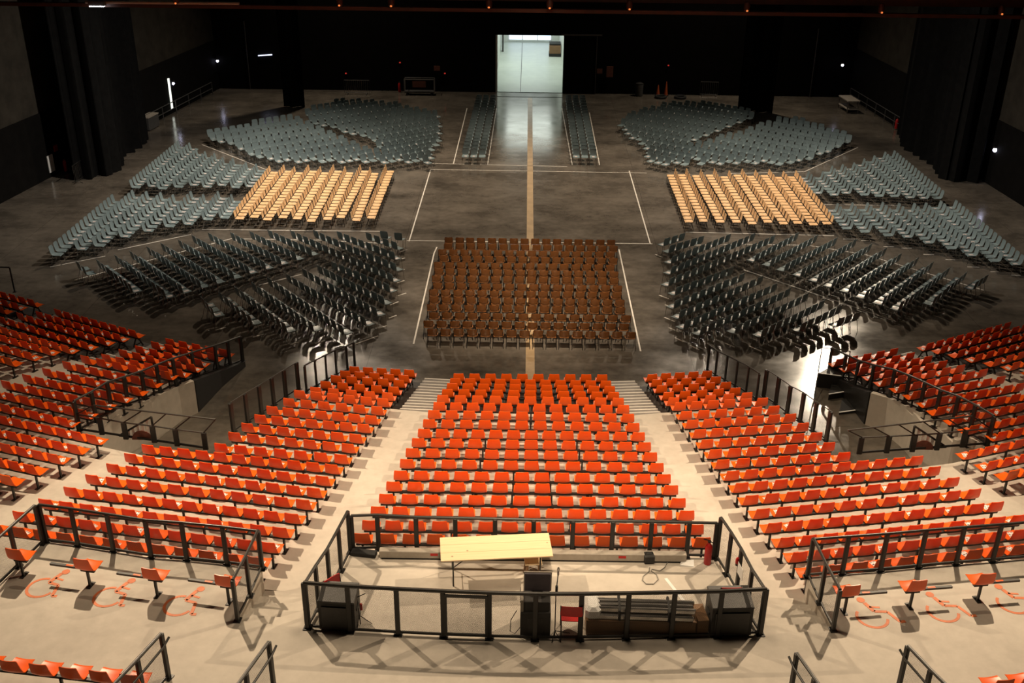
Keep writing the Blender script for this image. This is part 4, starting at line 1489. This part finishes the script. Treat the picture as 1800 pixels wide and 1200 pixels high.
def folding_chair(label, px, py, rz, z=W):
    c = un(px, py, z)
    r = empty('folding_chair', c, rz, label, 'chair', 'red folding chairs in the booth')
    MB().shell([(-.215, .60, .20), (-.225, .64, .215), (-.235, .74, .215), (-.24, .82, .215), (-.24, .845, .20)], .016, 5, .012).build('backrest', 'red', r, True, 50)
    MB().shell([(.20, .43, .18), (.18, .445, .195), (0, .445, .195), (-.17, .44, .19)], .016, 5, .006).build('seat', 'red', r, True, 50)
    for s in (-1, 1):
        MB().tube([(s * .21, -.245, .86), (s * .205, -.20, .5), (s * .21, .22, 0)], .012, 6).build('front_leg', 'rail', r, True)
        MB().tube([(s * .19, .12, .44), (s * .19, -.27, 0)], .012, 6).build('rear_leg', 'rail', r, True)
    return r


folding_chair('red folding chair right of the rack cabinet in the booth', 1003, 1112, -.05)
folding_chair('red folding chair behind the right loudspeaker', 1274, 1078, .05)
folding_chair('red folding chair behind the left loudspeaker, almost hidden', 600, 1084, -2.3)
# music stand by the left loudspeaker
a = un(634, 1098, W)
t = empty('music_stand', a, 0, 'thin black stand leaning beside the left loudspeaker', 'stand')
MB().tube([(0, 0, .02), (-.06, .10, .62)], .012, 6).build('pole', 'black', t, True)
for dx, dy in ((.22, .03), (-.12, .18), (-.05, -.12)):
    MB().tube([(-.02, .03, .22), (dx, dy, .01)], .008, 6).build('leg', 'black', t, True)
MB().tube([(-.06, .10, .6), (.12, .05, .74)], .009, 6).tube([(-.06, .10, .6), (-.18, .22, .80)], .009, 6).build('arm', 'black', t, True)
MB().box((.02, .06, .40), (.05, .04, .16), .4, .008).build('clamp', 'red', t)
# rack cabinet with screen
a, b = un(914, 1121, W), un(967, 1121, W)
c = (a + b) / 2
w_ = (b - a).length
t = empty('rack_cabinet', c + V((0, .3, 0)), 0, 'black rack cabinet standing at the front railing of the booth', 'cabinet')
MB().box((0, 0, .30), (w_, .55, .60), 0, .015).build('lower_case', 'blackcase', t)
MB().box((.03, .02, .70), (w_ - .1, .48, .22), 0, .012).build('upper_case', 'blackcase', t)
MB().box((-w_ / 2 + .03, 0, .62), (.06, .5, .5), 0, .008).build('side_panel', 'greycase', t)
MB().box((0, -.28, .3), (w_ * .5, .012, .34), 0, .004).build('door', 'black', t)
MB().box((-.1, -.02, .82), (w_ * .7, .44, .03), 0, .006).build('top_panel', 'darkgrey', t)
t2 = empty('screen', c + V((.03, .30, .835)), 0, 'dark screen seen from behind on the rack cabinet', 'screen')
MB().box((0, .02, .27), (w_ * .86, .04, .42), 0, .01).build('back', 'purple', t2)
MB().box((0, .045, .27), (w_ * .92, .02, .46), 0, .006).build('bezel', 'greycase', t2)
MB().box((0, .03, .04), (.2, .16, .08), 0, .01).build('foot', 'blackcase', t2)
P = [V((-.05, 0, .55)), V((-.16, .02, .3)), V((-.17, -.02, .05)), V((-.08, -.05, .02)), V((.02, -.02, .15))]
o = un(912, 1118, W) + V((0, .1, 0))
t = tag(MB().tube(P, .008, 6).build('cable', 'rubber', None, True), 'black cable hanging at the left of the rack cabinet', 'cable')
t.location = o
# microphone stand
a = un(975, 1120, W)
t = empty('microphone_stand', a, 0, 'tall thin microphone stand beside the rack cabinet', 'stand')
MB().tube([(0, 0, .03), (.0, .12, 1.0), (.03, .20, 1.35)], .011, 6).build('pole', 'black', t, True)
for dx, dy in ((.30, .12), (-.06, -.16), (.12, -.14)):
    MB().tube([(0, .01, .16), (dx, dy, .01)], .009, 6).build('leg', 'black', t, True)
MB().box((.01, .14, 1.08), (.05, .05, .14), 0, .01).build('clamp', 'rubber', t)
MB().lathe((.035, .21, 1.33), [(.012, 0), (.02, .02), (.025, .12), (.03, .15), (.018, .19)], 10).build('microphone', 'alu', t, True)
# aluminium truss on brown crate
a, b = un(1030, 1121, W), un(1222, 1121, W)
c = (a + b) / 2 + V((0, .28, 0))
w_ = (b - a).length
t = empty('wooden_crate', c, .0, 'long low brown wooden crate at the front railing of the booth', 'crate')
MB().box((0, 0, .17), (w_, .45, .34), 0, .01).build('body', 'wood', t)
MB().box((0, 0, .355), (w_ + .02, .47, .03), 0, .006).build('lid', 'wood', t)
t = empty('tube_bundle', c + V((0, 0, .37)), -.02, 'bundle of shiny aluminium tubes lying on the brown crate', 'tubes')
for r_, z_ in enumerate((.06, .19)):
    for q_ in range(4 - r_):
        y_ = -.18 + .12 * q_ + .06 * r_
        MB().box((.03 * ((q_ + r_) % 2), y_, z_), (w_ - .1, .075, .11), 0, .02).build('tube', 'alu', t)
for x_ in (-w_ * .2, w_ * .25):
    MB().box((x_, 0, .125), (.05, .50, .27), 0, .02).build('strap', 'rubber', t)
MB().box((-w_ / 2 + .12, 0, .13), (.30, .50, .28), .05, .06).build('plastic_wrap', 'white', t)
a = un(1232, 1122, W)
t = tag(MB().box((0, 0, .2), (.22, .5, .40), .12, .006).build('carton', 'wood'), 'brown carton standing between the truss and the right loudspeaker', 'carton')
t.location = a + V((0, .3, 0))
# small red lamp and white sheet on the right booth railing
p = un(1303, 986, W + .78)
t = empty('warning_lamp', p + V((-.07, 0, 0)), 0, 'small red warning lamp on the right booth railing', 'lamp')
MB().lathe((0, 0, -.06), [(.04, 0), (.05, .02), (.05, .10), (.03, .14)], 12).build('lens', 'red', t, True)
MB().box((0, 0, -.08), (.08, .06, .04)).build('base', 'blackcase', t)
A, B = un(1294, 1040, W), un(1312, 1077, W)
d = (B - A).normalized()
t = tag(MB().hexa([V((0, 0, .55)), d * .3 + V((0, 0, .55)), d * .3 + V((-.006, 0, .55)), V((-.006, 0, .55)), V((0, 0, .82)), d * .3 + V((0, 0, .82)), d * .3 + V((-.006, 0, .82)), V((-.006, 0, .82))]).build('notice_sheet', 'white'), 'white sheet fixed to the right booth railing', 'notice')
t.location = A + V((-.05, 0, 0)) + d * .05


# ------------------------------------------------------------------ things along the walls
def barrier(label, a, b, lean=V((0, 0, 0)), h=1.05, group=None):
    A, B = flat(un(*a)), flat(un(*b))
    o = A.copy()
    d = B - A
    u = d.normalized()
    n = V((-u.y, u.x, 0))
    r = empty('crowd_barrier', o, 0, label, 'barrier', group)
    z = V((0, 0, 1))
    MB().tube([z * .12, z * h, d + z * h, d + z * .12], .025, 8, True).build('frame', 'chrome', r, True)
    k = max(5, int(d.length / .14))
    for i in range(1, k):
        p = d * (i / k)
        MB().tube([p + z * .14, p + z * (h - .02)], .008, 5).build('bar', 'chrome', r, True)
    for t_ in (.12, .88):
        p = d * t_
        MB().tube([p - n * .3 + z * .02, p + z * .14, p + n * .3 + z * .02], .02, 6).build('foot', 'chrome', r, True)
    return r


barrier('steel crowd barrier beside the left drape', (133, 324), (159, 306))
barrier('steel crowd barrier at the far wall, left of the cart', (606, 165.5), (650, 166))
barrier('steel crowd barrier at the far wall, right end', (1230, 168), (1261, 169))


def wall_plate(name, label, cat, p, size, material, group=None, rz=0.):
    o = MB().box((0, 0, 0), size, rz, 0).build(name, material)
    o.location = p
    return tag(o, label, cat, group)


def onwall(px, py, c, d):
    """Point of a side wall seen through a photo point."""
    n = V((-d.y, d.x, 0))
    ray = _rt * ((px - 900) / F) - _up * ((py - 600) / F) + _fw
    t = (c - CAM).dot(n) / ray.dot(n)
    p = CAM + ray * t
    if n.dot(V(mid) - c) < 0:
        n = -n
    return p + n * .12, math.atan2(d.y, d.x)


def wall_lamp(label, p, r=.10):
    t = empty('wall_lamp', p, 0, label, 'lamp', 'small cold wall lamps')
    MB().lathe((0, 0, -.02), [(r * .3, -r * .9), (r * .8, -r * .5), (r, 0), (r * .8, r * .5), (r * .3, r * .9)], 12).build('bulb', 'lampblue', t, True)
    MB().box((0, 0, r * 1.1), (.24, .2, .08), 0, .01).build('housing', 'blackcase', t)
    return t


p, a = onwall(301.5, 146, cL, dL)
wall_lamp('small cold lamp on the left wall above the lit gap', p)
p, a = onwall(386, 102, cL, dL)
wall_lamp('small cold lamp at the far left corner', V((min(p.x, XL + 1.2) if p.y > FAR - .3 else p.x, min(p.y, FAR - .3), p.z)))
p = un_y(1481, 114, FAR - 1.0)
wall_lamp('small cold lamp at the far right corner', p)
p, a = onwall(1753, 263, cR, dR)
wall_lamp('small cold lamp on the right wall', p, .13)
p, a = onwall(298, 176, cL, dL)
q, _ = onwall(300, 200, cL, dL)
t = tag(MB().box((0, 0, 0), (.16, .08, 2.1), a).build('lit_door_gap', 'lampslot'), 'bright vertical gap of a door ajar on the left wall', 'door gap')
t.location = V((p.x, p.y, 1.35))
p = un_y(466, 97, FAR - .06)
t = tag(MB().box((0, 0, 0), (1.05, .08, .07)).build('tube_wall_lamp', 'lampline'), 'short cold tube lamp on the far wall at the left', 'lamp')
t.location = p
t.rotation_euler = (0, -.08, 0)
for i, (lab, x, y) in enumerate((('small red box on the left wall above the white notice', 94, 260), ('small red box on the right wall beside the lamp', 1730, 255))):
    p, a = onwall(x, y, *((cL, dL) if x < 900 else (cR, dR)))
    wall_plate('alarm_box', lab, 'alarm box', p, (.28, .1, .34), 'red', None, a)
p, a = onwall(86, 287, cL, dL)
wall_plate('wall_notice', 'white notice on the left wall', 'notice', p, (.55, .04, .95), 'white', None, a)
for i, (lab, x, y, w_, h_) in enumerate((('dim red notice on the far wall left of the doorway', 768, 120, .45, .35), ('dim red notice on the far wall right of the doorway', 1054, 125, .4, .35))):
    p = un_y(x, y, FAR - .15)
    wall_plate('wall_notice', lab, 'notice', p, (w_, .05, h_), 'redbrown')
p = un_y(1072, 126, FAR - .15)
wall_plate('wall_panel', 'tall dim notice panel on the far wall right of the doorway', 'notice', p, (.5, .05, .8), 'redbrown')
for lab, x, y in (('tiny red lamp on the far wall above the left barrier', 608, 129), ('tiny red lamp on the far wall beside the red notice', 782, 129), ('tiny red lamp high on the far wall above the cart', 703, 110), ('tiny red lamp high on the far wall at the right', 1175, 115)):
    p = un_y(x, y, FAR - .04)
    t = tag(MB().lathe((0, 0, 0), [(.02, -.05), (.06, -.03), (.06, .03), (.02, .05)], 8).build('indicator_lamp', 'lampred', None, True), lab, 'lamp')
    t.location = p
# extinguishers on the walls
for lab, x, y in (('red extinguisher at the left wall beside the barrier', 108, 318), ('red extinguisher at the right wall at the drape edge', 1584, 228)):
    p, a = onwall(x, y, *((cL, dL) if x < 900 else (cR, dR)))
    t = empty('fire_extinguisher', V((p.x, p.y, .05)) + (V((.25, 0, 0)) if x < 900 else V((-.25, 0, 0))), 0, lab, 'extinguisher')
    MB().lathe((0, 0, 0), [(.09, 0), (.1, .02), (.1, .55), (.08, .62), (.03, .66), (.03, .7)], 12).build('cylinder', 'red', t, True)
    MB().box((0, 0, .74), (.1, .06, .08)).build('valve', 'blackcase', t)
p = un(702, 163)
t = empty('fire_extinguisher', V((p.x, FAR - .4, 0)), 0, 'dim red extinguisher at the far wall left of the cart', 'extinguisher')
MB().lathe((0, 0, 0), [(.09, 0), (.1, .02), (.1, .6), (.06, .7)], 12).build('cylinder', 'red', t, True)
MB().box((0, 0, .74), (.1, .06, .08)).build('valve', 'blackcase', t)
# cart at the far wall
a, b = un(712, 166.5), un(764, 166.5)
t = empty('wheeled_cart', (a + b) / 2, 0, 'wheeled steel cart with a red sign at the far wall', 'cart')
w_ = (b - a).length
mb = MB()
for x in (-w_ / 2, w_ / 2):
    mb.tube([(x, -.3, .2), (x, -.3, 1.2), (x, .3, 1.2), (x, .3, .2)], .03, 6)
mb.tube([(-w_ / 2, -.3, 1.2), (w_ / 2, -.3, 1.2)], .03, 6).tube([(-w_ / 2, .3, 1.2), (w_ / 2, .3, 1.2)], .03, 6)
mb.build('frame', 'chrome', t, True)
MB().box((0, 0, .25), (w_, .65, .08)).build('deck', 'darkgrey', t)
MB().box((.0, -.33, .85), (w_ * .45, .02, .45)).build('sign', 'redbrown', t)
for x in (-1, 1):
    for y in (-1, 1):
        MB().lathe((x * (w_ / 2 - .2), y * .22, 0), [(.05, 0), (.08, .02), (.08, .18), (.05, .2)], 8).build('caster', 'rubber', t, True)
# cones and tyres, bin
for lab, x, y, h_ in (('orange traffic cone at the far wall, the shorter left one', 1156, 168, .75), ('orange traffic cone at the far wall, the taller right one', 1170, 168, 1.0)):
    p = un(x, y)
    t = empty('traffic_cone', p, 0, lab, 'cone')
    MB().lathe((0, 0, .03), [(.15, 0), (.06, h_ * .8), (.035, h_)], 12).build('body', 'conepaint', t, True)
    MB().box((0, 0, .02), (.4, .4, .04)).build('base', 'rubber', t)
for lab, x, y in (('flat black ring base on the floor, left of two', 1160, 169.5), ('flat black ring base on the floor, right of two', 1194, 170)):
    p = un(x, y)
    t = tag(MB().tube([(.38 * math.cos(2 * math.pi * k / 20), .38 * math.sin(2 * math.pi * k / 20), .1) for k in range(20)], .09, 8, True).build('ring_base', 'rubber', None, True), lab, 'ring')
    t.location = p + V((0, -.5, 0))
p = un(1123, 168.5)
t = empty('bin', p, 0, 'dark waste bin at the far wall right of the doorway', 'bin')
MB().lathe((0, 0, 0), [(.24, 0), (.28, .04), (.30, .85), (.28, .9)], 14).build('body', 'darkgrey', t, True)
MB().lathe((0, 0, .9), [(.3, 0), (.3, .04), (.1, .12)], 14).build('lid', 'blackcase', t, True)


def trestle(label, px, py, l, w_, h, rz, name='folded_table'):
    p = un(px, py)
    t = empty(name, p, rz, label, 'table')
    MB().box((0, 0, h), (l, w_, .08), 0, .01).build('top', 'greycase', t)
    MB().box((0, 0, .28), (l * .95, w_ * .9, .06)).build('shelf', 'greycase', t)
    for sx in (-1, 1):
        for sy in (-1, 1):
            MB().bar((sx * (l / 2 - .08), sy * (w_ / 2 - .06), 0), (sx * (l / 2 - .08), sy * (w_ / 2 - .06), h), .05, .05).build('leg', 'chrome', t)
    return t


trestle('pale low table at the far end of the right wall', 1490, 194, 1.9, .9, .85, math.atan2(dR.y, dR.x))
trestle('pale table half hidden at the right drape', 1661, 296, 1.5, .8, .95, math.atan2(dR.y, dR.x))
p = un(265, 226)
t = empty('equipment_box', p, math.atan2(dL.y, dL.x), 'dark equipment box at the edge of the left drape', 'box')
MB().box((0, 0, .45), (1.4, .6, .8), 0, .02).build('body', 'darkgrey', t)
MB().box((0, 0, .88), (1.44, .64, .06)).build('lid', 'greycase', t)
# stack of boards in the bright passage
x0 = un(968, 95).x
y0 = un(968, 97).y
t = empty('board_stack', (x0 + .35, y0, 0), 0, 'stack of brown boards on a dolly in the bright passage', 'stack')
MB().box((0, 0, .6), (1.0, 1.4, .7), 0, .02).build('boards', 'wood', t)
MB().box((0, 0, .125), (1.05, 1.4, .25)).build('dolly', 'rubber', t)
MB().box((0, 0, 1.05), (1.0, 1.2, .12)).build('cover', 'rubber', t)
x1 = DX0 + .25
t = tag(MB().box((0, 0, 2.2), (.14, .5, 4.4)).build('passage_post', 'darkgrey'), 'dark upright post inside the bright passage on the left', 'post')
t.location = (un(884, 90).x, un(884, 90).y, 0)

# ------------------------------------------------------------------ lights
def spot(name, loc, target, power, size_deg, blend, col, radius=.15):
    l = bpy.data.lights.new(name, 'SPOT')
    l.energy = power
    l.spot_size = math.radians(size_deg)
    l.spot_blend = blend
    l.color = col
    l.shadow_soft_size = radius
    o = bpy.data.objects.new(name, l)
    o.location = loc
    o.rotation_euler = (V(target) - V(loc)).to_track_quat('-Z', 'Y').to_euler()
    COL.objects.link(o)
    return o


def area(name, loc, target, power, sx, sy, col):
    l = bpy.data.lights.new(name, 'AREA')
    l.shape = 'RECTANGLE'
    l.size, l.size_y = sx, sy
    l.energy = power
    l.color = col
    o = bpy.data.objects.new(name, l)
    o.location = loc
    o.rotation_euler = (V(target) - V(loc)).to_track_quat('-Z', 'Y').to_euler()
    COL.objects.link(o)
    return o


WARM = (1., .77, .52)
# two front-of-house lamps over the arena edge that throw the crossing shadows of the booth
spot('house_spot_left', (-10.8, 24.4, 14.7), (-4.5, 20, 2.5), 9300, 105, .8, WARM, .10)
spot('house_spot_right', (10.8, 24.4, 14.7), (4.5, 20, 2.5), 9300, 105, .8, WARM, .10)
# spots added over the arena to brighten the stand wings from the front
spot('wing_spot_left', (-4, 38, 20), (-16, 27, 1), 10500, 46, 1., (1., .80, .55), .3)
spot('wing_spot_right', (4, 38, 20), (16, 27, 1), 10500, 46, 1., (1., .80, .55), .3)
# added soft overhead fill, and a lamp behind the booth that reaches the seat backs of the centre stand
spot('stand_fill', (0, 19, 20.8), (0, 21, 0), 4500, 150, 1., WARM, 2.5)
spot('stand_spot', (0, 9, 20), (0, 25.2, 1.0), 17000, 38, 1., WARM, .4)
# stage side lamps that glance off the polished floor
_p = un(1450, 655)
_k = 1 + 13.8 / CH
spot('stage_spot_right', (CX + (_p.x - CX) * _k, _p.y * _k, 13.8), (10, 35.5, 0), 11000, 34, 1., (1., .82, .60), .16)
_p = un(560, 630)
spot('stage_spot_left', (CX + (_p.x - CX) * _k, _p.y * _k, 13.8), (-7, 36, 0), 900, 40, 1., (1., .82, .60), .16)
# lamps over the arena
spot('arena_spot_a', (-10, 61, 20.5), (-9, 54, 0), 18000, 102, 1., (1., .82, .62), .6)
spot('arena_spot_b', (10, 61, 20.5), (9, 54, 0), 18000, 102, 1., (1., .82, .62), .6)
spot('arena_spot_c', (0, 29.5, 20.8), (0, 40, 0), 34000, 34, 1., (1., .80, .58), .6)  # added to brighten the backs of the brown chairs
spot('side_spot_left', (-3, 47, 19.5), (-20, 53.5, 0), 17000, 76, 1., (1., .90, .78), .4)  # this pair is added to brighten the side blocks and wall notice
spot('side_spot_right', (3, 47, 19.5), (20, 53.5, 0), 11500, 76, 1., (1., .90, .78), .4)
spot('back_spot_left', (-15, 76.5, 19.5), (-13, 69, 0), 7000, 100, 1., (1., .84, .64), .4)  # this pair is added to lift the wedge chairs and the back floor
spot('back_spot_right', (15, 76.5, 19.5), (13, 69, 0), 7000, 100, 1., (1., .84, .64), .4)
# passage lamps
area('passage_lamp', ((DX0 + DX1) / 2, FAR + 11, 5.9), ((DX0 + DX1) / 2, FAR + 11, 0), 520, 4, 16, (.92, 1., .90))

wd = bpy.data.worlds.new('world')
S.world = wd
wd.use_nodes = True
wd.node_tree.nodes['Background'].inputs[0].default_value = (.5, .42, .34, 1)
wd.node_tree.nodes['Background'].inputs[1].default_value = 0.0

S.view_settings.view_transform = 'Standard'
S.view_settings.look = 'None'
S.view_settings.exposure = 0.0
S.view_settings.gamma = 1
S.view_settings.use_curve_mapping = False
